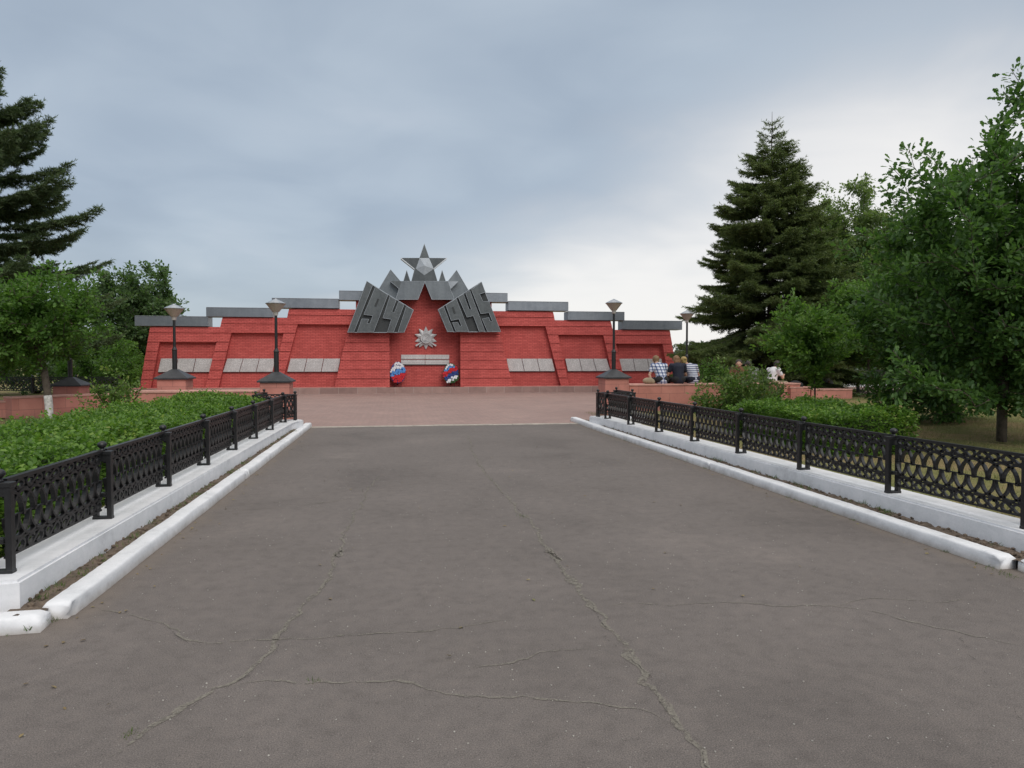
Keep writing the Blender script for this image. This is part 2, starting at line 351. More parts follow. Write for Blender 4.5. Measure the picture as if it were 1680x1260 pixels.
def leaf(name, stops, trans=.28, rough=.5):
    m, n = newmat(name); g = n.n('ShaderNodeNewGeometry')
    rnd = n.math('ADD', n.math('MULTIPLY', g.outputs['Random Per Island'], .55), n.math('MULTIPLY', n.noise(g.outputs['Position'], 1.1, 3, .6), .45))
    col = n.ramp(rnd, stops)
    d = n.n('ShaderNodeBsdfPrincipled', ins={'Base Color': col, 'Roughness': rough, 'Specular IOR Level': .35})
    t = n.n('ShaderNodeBsdfTranslucent', ins={'Color': n.mix(1, col, (1.25, 1.45, .7), 'MULTIPLY')})
    mx = n.n('ShaderNodeMixShader', ins={0: trans}); n.t.links.new(d.outputs[0], mx.inputs[1]); n.t.links.new(t.outputs[0], mx.inputs[2])
    o = n.n('ShaderNodeOutputMaterial'); n.t.links.new(mx.outputs[0], o.inputs[0]); return m
M['leaf_hedge'] = leaf('hedge_leaf', [(.2, (.06, .12, .022)), (.45, (.10, .20, .034)), (.7, (.17, .29, .05)), (.95, (.34, .34, .10))], .35)
M['leaf_oak'] = leaf('oak_leaf', [(.2, (.05, .105, .033)), (.5, (.085, .165, .047)), (.8, (.135, .235, .07))], .42, .42)
M['leaf_young'] = leaf('young_oak_leaf', [(.2, (.075, .15, .035)), (.5, (.12, .22, .05)), (.8, (.19, .30, .07))], .42)
M['leaf_linden'] = leaf('linden_leaf', [(.2, (.055, .12, .025)), (.5, (.09, .185, .036)), (.8, (.145, .255, .06))], .42)
M['leaf_mid'] = leaf('mid_oak_leaf', [(.2, (.08, .15, .04)), (.5, (.125, .225, .058)), (.8, (.185, .30, .085))], .46)
M['leaf_far'] = leaf('distant_leaf', [(.2, (.065, .115, .05)), (.5, (.10, .165, .07)), (.8, (.15, .22, .10))], .45)
M['leaf_birch'] = leaf('birch_leaf', [(.2, (.11, .16, .065)), (.5, (.16, .22, .085)), (.8, (.22, .28, .12))], .48)
M['leaf_bush'] = leaf('bush_leaf', [(.2, (.08, .14, .035)), (.5, (.13, .21, .055)), (.75, (.20, .28, .08)), (.95, (.38, .24, .11))], .38)
M['needle'] = leaf('spruce_needle', [(.15, (.045, .068, .028)), (.4, (.09, .125, .044)), (.7, (.155, .195, .065)), (.95, (.25, .28, .09))], .32, .6)
M['needle_dark'] = leaf('dark_spruce_needle', [(.15, (.04, .07, .034)), (.5, (.085, .125, .058)), (.85, (.14, .18, .08))], .3, .6)
M['grass'] = leaf('grass_blade', [(.2, (.12, .15, .045)), (.45, (.20, .20, .075)), (.7, (.32, .25, .13)), (.9, (.17, .20, .06))], .2, .7)
M['weed'] = leaf('weed_leaf', [(.2, (.06, .10, .03)), (.6, (.10, .16, .04)), (.9, (.2, .19, .08))], .2, .7)
M['bark'] = simple('grey_brown_bark', (.10, .08, .062), .95, var=.35, scale=8, bscale=25, bstr=.9, bdist=.03)
M['bark_dark'] = simple('dark_bark', (.055, .045, .036), .95, var=.35, scale=8, bscale=25, bstr=.8, bdist=.02)
M['core'] = simple('hedge_filler', (.022, .03, .012), .95, var=.5, scale=10, bscale=20, bstr=1, bdist=.05)

# ------------------------------------------------------------------ the ground
GP = [-3000, -600, -150, -60, -30, 0, 30, 60, 150, 600, 3000]
g = MB()
vv = [[g.bm.verts.new((x, y, -.03)) for y in GP] for x in GP]
for i in range(len(GP)-1):
    for j in range(len(GP)-1): g.bm.faces.new((vv[i][j], vv[i+1][j], vv[i+1][j+1], vv[i][j+1]))
tag(g.build('ground', M['lawn']), kind='structure')
g = MB(); g.poly([(-60, -12, 0), (60, -12, 0), (60, 4.45, 0), (4.9, 4.78, 0), (4.62, 5.0, 0), (4.62, 17.7, 0), (-2.06, 17.7, 0), (-2.06, 4.85, 0), (-2.35, 4.62, 0), (-60, 4.45, 0)], [tuple(range(10))])
road = g.build('asphalt_road', M['asphalt']); tag(road, kind='structure')
g = MB(); g.poly([(-5.2, 17.7, .004), (9.2, 17.7, .004), (17, 24, .004), (17, 40, .004), (-16, 40, .004), (-12, 24, .004)], [tuple(range(6))])
tag(g.build('paved_plaza', M['paving']), kind='structure')
g = MB(); random.seed(4)
for i in range(14):                                   # flush concrete edging between asphalt and plaza
    x0 = -2.0+i*.49; g.box(x0, x0+.484, 17.70, 17.83, -.02, .018+random.uniform(-.004, .006))
tag(g.build('plaza_edging', M['pale_kerb'], bevel=.006), kind='structure')
def sm(t): t = max(0, min(1, t)); return t*t*(3-2*t)
def gz(x, y):
    n_ = noise.noise(Vector((x*.6, y*.6, 0)))*.02
    return .10+n_+(.17*sm((x-8)/7)*sm((y-9)/8) if x > 0 else 0)
def grid(name, xs, ys, inside, mat):
    g = MB(); V = {}
    for i, x in enumerate(xs):
        for j, y in enumerate(ys): V[i, j] = g.bm.verts.new((x, y, gz(x, y)))
    for i in range(len(xs)-1):
        for j in range(len(ys)-1):
            if inside((xs[i]+xs[i+1])/2, (ys[j]+ys[j+1])/2): g.bm.faces.new((V[i, j], V[i+1, j], V[i+1, j+1], V[i, j+1]))
    bmesh.ops.delete(g.bm, geom=[v for v in g.bm.verts if not v.link_faces], context='VERTS')
    return tag(g.build(name, mat, smooth=True), kind='structure')
ax = lambda a, b, n: [a+(b-a)*i/n for i in range(n+1)]
grid('lawn', ax(5.1, 15.1, 40)+ax(15.6, 60, 40), ax(4.9, 24.9, 50)+ax(26, 90, 20), lambda x, y: (x > 13.2 and (y < 90)) or (y < 20.5 and x > 6.6) or y < 18.1, M['lawn'])
grid('lawn', ax(-60, -12, 30)+ax(-11.8, -2.6, 40), ax(4.9, 22.9, 50)+ax(24, 90, 20), lambda x, y: (x < -10.2) or (x < -6.2 and y < 20.4) or y < 18.5, M['lawn'])
# cracks in the asphalt
rc = random.Random(11)
def crackpts(l, ox, oy, s): return [(ox+a/s, oy+b/s) for a, b in l]
def crack(pxs, w0, w1, mat, z, jit=.012, name='crack'):
    pts = [G(a, b) for a, b in pxs]; fine = []
    for a, b in zip(pts, pts[1:]):
        n = max(2, int((b-a).length/.045))
        for k in range(n): fine.append(a.lerp(b, k/n))
    fine.append(pts[-1]); g = MB(); prev = None; off = 0
    for i, p in enumerate(fine):
        t = (fine[min(i+1, len(fine)-1)]-fine[max(i-1, 0)]).normalized(); nn = Vector((-t.y, t.x, 0))
        off = off*.8+rc.gauss(0, jit); ws = w0+(w1-w0)*i/len(fine)
        a_ = abs(noise.noise(Vector((p.x*6, p.y*6, w0*50))))*1.2+.35
        e = sm(min(i, len(fine)-1-i)/5)*.9+.1
        l = p+nn*(off+ws*a_*e*rc.uniform(.7, 1.3)/1); r = p+nn*(off-ws*a_*e*rc.uniform(.7, 1.3))
        cur = (g.bm.verts.new((l.x, l.y, z)), g.bm.verts.new((r.x, r.y, z)))
        if prev: g.bm.faces.new((prev[0], prev[1], cur[1], cur[0]))
        prev = cur
    return g.build(name, mat, road)
cA = crackpts([(880, 60), (890, 100), (940, 190), (990, 250), (1050, 320), (1100, 375), (1150, 430), (1190, 490), (1250, 550)], 400, 690, 2.4)+crackpts([(110, 5), (240, 165), (290, 220), (330, 290), (380, 350), (450, 440), (500, 500), (560, 590), (620, 665), (680, 760), (760, 900)], 840, 900, 2)
cB = crackpts([(540, 215), (480, 270), (460, 340), (430, 390), (400, 450), (370, 540)], 400, 690, 2.4)+crackpts([(1110, 10), (1085, 100), (1020, 160), (960, 240), (910, 290), (895, 340), (740, 450), (560, 545), (450, 600), (320, 690)], 0, 900, 2)
cC = crackpts([(320, 200), (490, 230), (560, 260), (600, 300), (680, 315), (850, 300), (1170, 280), (1400, 270), (1680, 235)], 0, 900, 2)
cD = crackpts([(740, 450), (850, 430), (1000, 438), (1290, 438), (1530, 485), (1680, 492), (1930, 500), (2110, 530), (2220, 575)], 0, 900, 2)
cE = crackpts([(270, 187), (650, 182), (1000, 190), (1180, 205), (1280, 235), (1450, 265), (1560, 290), (1680, 318)], 840, 900, 2)
cF = crackpts([(1460, 280), (1500, 340), (1560, 410), (1640, 500), (1665, 600)], 840, 900, 2)
cG = crackpts([(1480, 410), (1620, 375), (1830, 342), (2000, 330)], 0, 900, 2)
cH = crackpts([(150, 468), (330, 458), (480, 480)], 840, 900, 2)
cI = crackpts([(1000, 190), (1180, 172), (1400, 178), (1540, 165)], 840, 900, 2)
cJ = crackpts([(850, 78), (1050, 66), (1180, 60)], 840, 900, 2)
cK = crackpts([(190, 338), (300, 328), (400, 312), (480, 300)], 400, 690, 2.4)
crack(cA, .018, .034, M['crack_pale'], .003); crack(cA, .004, .007, M['crack_dark'], .006)
crack(cB, .014, .026, M['crack_pale'], .003); crack(cB, .003, .003, M['crack_dark'], .006)
crack(cC, .012, .008, M['crack_pale'], .003); crack(cC, .003, .003, M['crack_dark'], .006)
crack(cD, .012, .012, M['crack_pale'], .003); crack(cE, .006, .013, M['crack_pale'], .003); crack(cE[:5], .003, .003, M['crack_dark'], .006)
crack(cF, .0045, .0035, M['crack_dark'], .006); crack(cG, .007, .006, M['crack_pale'], .003); crack(cH, .004, .003, M['crack_dark'], .006)
crack(cI, .005, .007, M['crack_pale'], .003); crack(cJ, .004, .004, M['crack_dark'], .006); crack(cK, .01, .008, M['crack_pale'], .003)
# soil beds between kerb and fence plinth
def soilbed(x0, x1, y0, y1):
    g = MB(); nx = 6; ny = int((y1-y0)/.05); V = {}
    for i in range(nx+1):
        for j in range(ny+1):
            x = x0+(x1-x0)*i/nx; y = y0+(y1-y0)*j/ny
            z = .078+noise.fractal(Vector((x*9, y*9, 1)), 1, 2, 4)*.024+math.sin(math.pi*i/nx)*.012
            V[i, j] = g.bm.verts.new((x, y, z))
    for i in range(nx):
        for j in range(ny): g.bm.faces.new((V[i, j], V[i+1, j], V[i+1, j+1], V[i, j+1]))
    return tag(g.build('soil_bed', M['soil'], smooth=True), kind='structure')
soilbed(-2.34, -2.12, 4.62, 17.6); soilbed(4.68, 4.96, 4.7, 17.8); 
g = MB(); g.box(-4.5, -2.2, 4.75, 4.81, -.02, .05); tag(g.build('soil_bed', M['soil']), kind='structure')
g = MB(); g.box(4.9, 7.5, 4.77, 4.81, -.02, .05); tag(g.build('soil_bed', M['soil']), kind='structure')

# ------------------------------------------------------------------ kerbs
def kerb(p0, p1, width, h, label, seed, sag=0, rx=0):
    p0 = Vector(p0); p1 = Vector(p1); d = (p1-p0); L = d.length; d.normalize(); nn = Vector((-d.y, d.x, 0))
    root = MB(); n = max(2, int(L/.05)); prof = [(-.006, -.03), (-.002, h*.3), (0, h*.6), (0.004, h*.86), (.012, h*.965), (.026, h), (width*.5, h*1.008), (width-.018, h), (width-.003, h*.9), (width, -.03)]
    prev = None; rs = random.Random(seed)
    for i in range(n+1):
        t = i/n; ring = []
        for k, (a, b) in enumerate(prof):
            q = p0+d*(L*t)+nn*a
            wob = noise.fractal(Vector((q.x*1.3+seed, q.y*1.3, b*9)), 1, 2, 2)*.006+noise.fractal(Vector((q.x*14, q.y*14, b*30)), 1, 2, 3)*.0025
            endr = min(t, 1-t)*L; sh = 0 if endr > .05 else (.05-endr)*.35
            if endr < .35 and a < .05 and b > .02: ck = max(0, noise.noise(Vector((q.x*11+seed, q.y*11, b*14)))-.1)*(1-endr/.35)*.09; wob += ck; sh += ck*.6
            ring.append(root.bm.verts.new((q.x+nn.x*wob, q.y+nn.y*wob, b+(wob*.8-sh if b > 0 else 0))))
        if prev:
            for k in range(len(prof)-1): root.bm.faces.new((prev[k], prev[k+1], ring[k+1], ring[k]))
        else: root.bm.faces.new(ring)
        prev = ring
    root.bm.faces.new(prev[::-1])
    o = root.build('kerb', M['white'], smooth=True)
    tag(o, label, 'kerb', 'whitewashed kerbs edging the asphalt'); return o
kerb((-2.0, 4.80, 0), (-2.0, 10.3, 0), .16, .105, 'long whitewashed kerb in the left foreground with a chipped near end', 1)
kerb((-2.0, 10.32, 0), (-2.0, 18.0, 0), .16, .10, 'whitewashed kerb running up to the plaza on the left, under the far fence panels', 2)
kerb((-4.6, 4.40, 0), (-2.07, 4.58, 0), .16, .095, 'short whitewashed kerb piece turning out of the picture at the lower left corner', 3)
kerb((4.56, 9.96, 0), (4.56, 4.80, 0), .16, .105, 'long whitewashed kerb in the right foreground ending by a weedy gap', 4)
kerb((4.56, 16.0, 0), (4.56, 9.98, 0), .16, .10, 'middle whitewashed kerb stretch on the right between two joints', 5)
kerb((4.60, 18.6, 0), (4.56, 16.02, 0), .16, .11, 'rounded far kerb piece on the right reaching into the red paved plaza', 6)
kerb((4.68, 4.60, 0), (7.2, 4.42, 0), .16, .095, 'whitewashed kerb piece at the right picture edge beyond the weedy gap', 7)

# ------------------------------------------------------------------ fences
# one panel, built along +Y from 0 to PL, centred on x=0, z from plinth top
PL = 1.47; ZB = .25
def panel_mesh(L, name='panel'):
    g = MB(); z = lambda v: v
    g.box(-.022, .022, 0, L, .82, .845)                    # top rail
    for zz, t in ((.748, .012), (.425, .012), (.335, .016), (.585, .010)): g.box(-.010, .010, 0, L, zz-t/2, zz+t/2)
    n = max(1, round(L/.245)); s = L/n
    for i in range(n):                                     # S scrolls in the top and bottom friezes
        for zc, hh in ((.784, .031), (.380, .038)):
            c = s*(i+.5); pts = []
            for k in range(11):
                a = math.pi*(.15+1.35*k/10); pts.append((c-s*.22-math.cos(a)*s*.2*(-1), zc+math.sin(a)*hh))
            pts2 = [(2*c-p[0], 2*zc-p[1]) for p in pts[::-1]]
            g.ribbon(pts+pts2, .019, -.012, .012)
    n = max(1, round(L/.152)); s = L/n; rr = .158
    for i in range(n+1):                                   # interlocking rings: U arcs below and arches above the middle rail
        c = s*i
        for up in (1, -1):
            pts = []
            cu = c+(s/2 if up > 0 else 0)
            for k in range(15):
                a = math.pi*k/14; yy = cu+math.cos(a)*s*.98; zz = .587+up*math.sin(a)*rr*.96
                if 0 <= yy <= L: pts.append((yy, zz))
            if len(pts) > 2: g.ribbon(pts, .018, -.016, .016)
        if 0 < i < n:
            g.box(-.012, .012, c-.012, c+.012, .742, .752+.02); g.box(-.012, .012, c-.012, c+.012, .40, .432)
            g.box(-.016, .016, c-s/2-.014, c-s/2+.014, .572, .602)
    return g.mesh(name)
def post_mesh():
    g = MB()
    for sx in (-1, 1): g.box(sx*.056-.019, sx*.056+.019, -.027, .027, ZB, .80)
    g.box(-.078, .078, -.03, .03, ZB-.002, ZB+.022)
    g.box(-.082, .082, -.036, .036, .80, .832); g.box(-.03, .03, -.03, .03, .44, .475); g.box(-.05, .05, -.024, .024, .74, .80)
    return g.mesh('post', bevel=.003)
def finial_mesh():
    g = MB(); g.lathe([(.026, .832), (.02, .845), (.014, .853), (.02, .858), (.034, .872), (.038, .887), (.032, .902), (.016, .913), (.003, .916)], 14); return g.mesh('finial', smooth=True)
PANEL = panel_mesh(1.6-.10); POST = post_mesh(); FIN = finial_mesh()
for m_ in (PANEL, POST, FIN): m_.materials.append(M['iron'])
_pc = {}
def panel_for(L):
    L = round(L, 2)
    if abs(L-1.5) < .02: return PANEL
    if L not in _pc: _pc[L] = panel_mesh(L)
    return _pc[L]
def fence(pts, label, z=0, group='black cast iron fences with ring pattern'):
    root = empty('iron_fence', (pts[0][0], pts[0][1], z)); tag(root, label, 'fence', group)
    o0 = Vector((pts[0][0], pts[0][1], 0))
    for i, p in enumerate(pts):
        q = Vector((p[0], p[1], 0)); nb = pts[i+1] if i+1 < len(pts) else pts[i-1]
        a = math.atan2(nb[1]-p[1], nb[0]-p[0])-math.pi/2
        po = link('post', POST, M['iron'], root, q-o0); po.rotation_euler = (0, 0, a)
        f = link('finial', FIN, M['iron'], po)
        if i+1 < len(pts):
            d = Vector((nb[0], nb[1], 0))-q; L = d.length; dn_ = d.normalized()
            pn = link('panel', panel_for(L-.10), M['iron'], root, q+dn_*.05-o0); pn.rotation_euler = (0, 0, a)
    return root
ys = [5.0+1.6*i for i in range(8)]
XL, XR = -2.48, 5.04
fence([(XL-3.2, 4.98), (XL-1.6, 4.98)]+[(XL+.006*(y-5), y) for y in ys[:-1]]+[(-2.43, 16.35), (-2.25, 16.95), (-3.12, 17.0), (-3.16, 18.3)], 'black iron ring-patterned fence on the white plinth left of the asphalt')
fence([(XR+3.2, 4.98), (XR+1.6, 4.98)]+[(XR-.012*(y-5), y) for y in ys[:-1]]+[(4.90, 16.2), (4.84, 16.8), (5.72, 16.85), (5.74, 18.2)], 'black iron ring-patterned fence on the white plinth right of the asphalt')
def plinth(pts, h, label, z0=-.05, wob=True):
    g = MB(); n = len(pts)//2
    g.vprism(pts, z0, h)
    bmesh.ops.bevel(g.bm, geom=[e for e in g.bm.edges if all(v.co.z > h-.001 for v in e.verts)], offset=.018, segments=2, affect='EDGES')
    o = g.build('fence_plinth', M['white']); tag(o, label, 'plinth', 'whitewashed plinths under the iron fences'); return o
plinth([(XL+.19, 4.82), (XL+.25, 16.2), (-2.08, 17.02), (-2.2, 17.15), (-3.3, 17.15), (-3.3, 16.75), (XL-.17, 16.0), (XL-.17, 5.2), (-6.2, 5.2), (-6.2, 4.80), (XL+.10, 4.80)], ZB, 'whitewashed concrete plinth carrying the left iron fence')
plinth([(XR-.14, 4.82), (XR-.05, 4.80), (8.6, 4.80), (8.6, 5.2), (XR+.22, 5.2), (XR+.1, 15.9), (XR+.9, 16.5), (XR+.9, 17.1), (4.74, 17.1), (4.68, 17.0), (XR-.26, 16.1)], ZB, 'whitewashed concrete plinth carrying the right iron fence')

# ------------------------------------------------------------------ low walls, pillars, lamps
def lowwall(p0, p1, t, h, label, z0=-.1):
    p0 = Vector((*p0, 0)); p1 = Vector((*p1, 0)); d = (p1-p0).normalized(); nn = Vector((-d.y, d.x, 0))
    root = empty('low_wall', p0); tag(root, label, 'wall', 'low salmon painted walls around the plaza')
    def q(a, s): v = d*a+nn*s; return (v.x, v.y)
    L = (p1-p0).length
    g = MB(); g.vprism([q(0, 0), q(L, 0), q(L, t), q(0, t)], z0, h-.05); g.build('wall_face', M['salmon'], root)
    g = MB(); g.vprism([q(-.01, -.025), q(L+.01, -.025), q(L+.01, t+.025), q(-.01, t+.025)], h-.05+.002, h); g.build('coping', M['salmon_top'], root, bevel=.006)
    return root
M['salmon_top'] = simple('worn_salmon_coping', (.52, .28, .23), .85, var=.25, scale=4)
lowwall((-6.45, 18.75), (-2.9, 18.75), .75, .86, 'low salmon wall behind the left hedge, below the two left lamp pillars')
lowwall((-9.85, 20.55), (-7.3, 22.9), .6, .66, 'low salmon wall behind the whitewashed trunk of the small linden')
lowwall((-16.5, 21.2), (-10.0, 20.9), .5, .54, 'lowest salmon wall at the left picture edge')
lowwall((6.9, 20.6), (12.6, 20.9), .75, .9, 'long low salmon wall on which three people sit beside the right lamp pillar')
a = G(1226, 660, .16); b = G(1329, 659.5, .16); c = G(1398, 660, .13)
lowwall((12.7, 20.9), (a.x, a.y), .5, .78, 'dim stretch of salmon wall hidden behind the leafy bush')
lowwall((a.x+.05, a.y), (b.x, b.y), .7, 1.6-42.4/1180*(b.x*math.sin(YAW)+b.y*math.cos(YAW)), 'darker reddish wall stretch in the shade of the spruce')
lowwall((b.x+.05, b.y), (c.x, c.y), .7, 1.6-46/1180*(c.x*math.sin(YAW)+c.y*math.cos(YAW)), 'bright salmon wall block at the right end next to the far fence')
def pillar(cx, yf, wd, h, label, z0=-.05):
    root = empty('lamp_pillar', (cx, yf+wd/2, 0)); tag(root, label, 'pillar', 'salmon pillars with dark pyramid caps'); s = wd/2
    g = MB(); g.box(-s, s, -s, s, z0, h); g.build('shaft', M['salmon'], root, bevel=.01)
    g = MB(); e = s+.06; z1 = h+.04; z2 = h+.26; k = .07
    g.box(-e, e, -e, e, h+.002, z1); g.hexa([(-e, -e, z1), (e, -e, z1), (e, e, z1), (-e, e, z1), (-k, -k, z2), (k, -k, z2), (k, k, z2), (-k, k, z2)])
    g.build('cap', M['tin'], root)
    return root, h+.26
def lamp(x, y, z0, H, label, tilt=0):
    """H: height of lamp tip above z0"""
    root = empty('lamp_post', (x, y, z0)); tag(root, label, 'lamp', 'lantern posts on the pillars'); root.rotation_euler = (0, tilt, 0)
    g = MB(); g.lathe([(.062, -.02), (.062, .5), (.072, .52), (.05, .56), (.036, .6), (.034, H-.42)], 14); g.build('pole', M['iron'], root, smooth=False)
    g = MB(); g.lathe([(.03, H-.43), (.055, H-.41), (.06, H-.335), (.085, H-.33)], 18); g.build('collar', M['lampcollar'], root, smooth=True)
    g = MB(); g.lathe([(.08, H-.335), (.1, H-.31), (.238, H-.135), (.243, H-.128)], 12); g.build('lamp_shade', M['lampglass'], root)
    g = MB(); g.lathe([(.252, H-.133), (.255, H-.118), (.12, H-.05), (.035, H-.012), (.03, H)], 12); g.build('lid', M['lamptop'], root)
M['lampcollar'] = simple('pale_lamp_collar', (.62, .60, .58), .5, var=.1)
def camdepth(v): return (Vector(v)-_c).dot(_f)
def zof(py, v): return CH-(py-592)/1180*camdepth(v)
def pillar_px(x0, x1, yf, W_, ytop, cap_label, lamp_label, lx, ltop, z0=-.05):
    # front-left corner px x0; silhouettes from x0 to x1
    l = P(x0, 620, yf).x if x0 < 640 else P(x1, 620, yf).x-W_
    cx = l+W_/2
    h = zof(ytop, (cx, yf, 0))
    r, top = pillar(cx, yf, W_, h, cap_label, z0)
    tip = zof(ltop, (cx, yf+W_/2, 0)); xx = P(lx, 550, yf+W_/2).x
    lamp(xx, yf+W_/2, top-.01, tip-top, lamp_label)
pillar_px(426, 478, 18.5, .70, 627.5, 'salmon lamp pillar behind the far end of the left fence', 'lamp post on the pillar behind the far end of the left fence', 453, 490)
pillar_px(257, 313, 19.7, .70, 622.5, 'salmon lamp pillar rising from the low wall left of the left hedge end', 'lamp post in front of the leftmost plaques of the memorial', 286, 498.5)
pillar_px(86, 143, 22.2, .70, 634, 'salmon pillar with pyramid cap beside the whitewashed trunk, at the left', 'lamp post buried in foliage above the leftmost pillar', 114, 512)
pillar_px(982, 1032, 19.9, .71, 621, 'salmon lamp pillar behind the far end of the right fence', 'lamp post nearest the three seated people, right of the asphalt', 1007, 490.5)
pillar_px(1112, 1151, 23.6, .70, 621, 'salmon lamp pillar behind the seated woman in stripes', 'far lamp post seen between the memorial and the spruce', 1127, 509)

# ------------------------------------------------------------------ memorial
YM = 36.0
cx0 = P(697, 500, YM).x
mem = empty('war_memorial', (cx0, YM, 0)); tag(mem, 'long stepped red brick war memorial with grey steel star and year panels', 'memorial')
def mx(px, side): d = cx0-P(px, 560, YM).x; return -d if side < 0 else d       # px measured on the left half
def mz(py): return zof(py, P(560, 560, YM))
def mzl(px, py): return P(px, py, YM).z
ZBM = .30
def band_frame(xo, xi, zt, z0, yf, thick, side, parent, name='frame_block'):
    """stacked courses; xo(z), xi(z) outer/inner x at height z; each course's foot stands proud"""
    g = MB(); zz = [z0]
    while zz[-1] < zt-.3: zz.append(zz[-1]+.44)
    zz.append(zt)
    for a_, b_ in zip(zz, zz[1:]):
        pb, pt = .040, .010
        P8 = [(xo(a_), yf-pb, a_), (xi(a_), yf-pb, a_), (xi(a_), yf+thick, a_), (xo(a_), yf+thick, a_),
              (xo(b_-.018), yf-pt, b_-.018), (xi(b_-.018), yf-pt, b_-.018), (xi(b_-.018), yf+thick, b_-.018), (xo(b_-.018), yf+thick, b_-.018)]
        g.hexa(P8)
        c_ = b_-.018
        g.hexa([(xo(c_), yf+.02, c_+.0005), (xi(c_), yf+.02, c_+.0005), (xi(c_), yf+thick, c_+.0005), (xo(c_), yf+thick, c_+.0005), (xo(b_), yf+.02, b_), (xi(b_), yf+.02, b_), (xi(b_), yf+thick, b_), (xo(b_), yf+thick, b_)])
    return g.build(name, M['brick'], parent)
def lerpx(p0, p1, side):   # p=(px,z) -> x(z)
    x0, z0 = mx(p0[0], side), p0[1]; x1, z1 = mx(p1[0], side), p1[1]
    return lambda z: x0+(x1-x0)*(z-z0)/(z1-z0)
g = MB(); g.box(-14.2, 13.9, -.42, 1.6, -.05, ZBM-.002); g.build('plinth', M['step'], mem, bevel=.01)
g = MB()
for (u0, u1) in ((-14.0, -1.9), (1.9, 13.6)): g.box(u0, u1, -.30, -.1, ZBM, ZBM+.03)
g.build('cement_fillet', M['brick_pale'], mem)
zt1, zt2, zt3, zt4 = mzl(300, 536), mzl(400, 520.5), mzl(510, 507), mzl(590, 493)
zi1, zi2, zi3 = mzl(300, 561), mzl(400, 546), mzl(520, 532)
zb = ZBM
for side in (-1, 1):
    o1 = lerpx((228, zb), (247, zt1), side); i1 = lerpx((246, zb), (262, zi1), side)
    o2 = lerpx((336, zb), (366, zt2), side); i2 = lerpx((357.5, zb), (380, zi2), side)
    o3 = lerpx((445, zb), (475, zt3), side); i3 = lerpx((460, zb), (489, zi3), side)
    o4 = lerpx((548.5, zb), (572, mzl(570, 540)), side)
    # deep back wall of each bay (recessed panels) then frames in front
    def slab(fo, fi, z0, z1, y0, y1, nm):
        g = MB(); g.hexa([(fo(z0), y0, z0), (fi(z0), y0, z0), (fi(z0), y1, z0), (fo(z0), y1, z0), (fo(z1), y0, z1), (fi(z1), y0, z1), (fi(z1), y1, z1), (fo(z1), y1, z1)])
        return g.build(nm, M['brick'], mem)
    ins = lambda f, d: (lambda z: f(z)+d*(-side))
    slab(ins(o1, .06), lambda z: o2(z)+side*-.1, zb, zt1-.004, .22, .9, 'recessed_panel')
    slab(ins(o2, .06), lambda z: o3(z)+side*-.1, zb, zt2-.004, .20, .9, 'recessed_panel')
    slab(ins(o3, .06), lambda z: side*2.2, zb, zt3-.004, .18, .9, 'recessed_panel')
    slab(lambda z: mx(584, side)+(zt4-z)*-.0*side, lambda z: side*2.1, zt3, zt4, .10, .95, 'upper_wall')
    # pilasters (slanted) and top strips
    band_frame(o1, i1, zi1, zb, 0, .21, side, mem, 'pilaster'); band_frame(o2, i2, zi2, zb, -.02, .21, side, mem, 'pilaster'); band_frame(o3, i3, zi3, zb, -.04, .21, side, mem, 'pilaster')
    band_frame(o1, lambda z: o2(z)-side*.005, zt1, zi1+.001, 0, .21, side, mem, 'lintel'); band_frame(o2, lambda z: o3(z)-side*.005, zt2, zi2+.001, -.02, .21, side, mem, 'lintel')
    band_frame(o3, lambda z: side*2.4, zt3, zi3+.001, -.04, .21, side, mem, 'lintel')
    band_frame(o4, lambda z: mx(639, side), mzl(600, 528), zb, -.22, .40, side, mem, 'central_block')
    # steel beams
    for (a_, b_, y0, y1, dd) in ((223, 343, 519, 535.3, -.12), (340, 448.5, 505, 520.3, -.14), (447.5, 556.5, 490, 505.8, -.16), (557, 612, 477.5, 493, -.10)):
        za, zb_ = mzl((a_+b_)/2, y1)+.004, mzl((a_+b_)/2, y0)
        xa, xb = sorted((mx(a_, side), mx(b_, side)))
        g = MB(); g.box(xa, xb, dd, .72, za, zb_); g.box(xa+.01, xb-.01, dd-.012, dd+.02, zb_-.025, zb_+.008)
        g.build('steel_beam', M['beam'], mem, bevel=.008)
    # name plaques, three to a bay
    for (t0, t1, b0, b1, fo) in ((262, 348.6, 256.8, 344, .16), (371.5, 451.5, 364, 446.5, .14), (475.7, 558.6, 470, 554.5, .12)):
        zt, zl = mzl(400, 588.2), mzl(400, 610)
        for k in range(3):
            q = [t0+(t1-t0)*(k+.012)/3, t0+(t1-t0)*(k+.975)/3, b0+(b1-b0)*(k+.012)/3, b0+(b1-b0)*(k+.975)/3]
            x = [mx(v, side) for v in q]
            if k == 2 and side < 0: pass
            g = MB(); g.prism([(x[2], zl), (x[3], zl), (x[1], zt), (x[0], zt)], fo-.05, fo+.03)
            g.build('name_plaque', M['plaque'], mem, bevel=.004)
        g = MB(); g.prism([(mx(b0, side), zl-.03), (mx(b1, side), zl-.03), (mx(b1, side), zl-.004), (mx(b0, side), zl-.004)], fo-.03, fo+.03); g.build('plaque_ledge', M['groove'], mem)
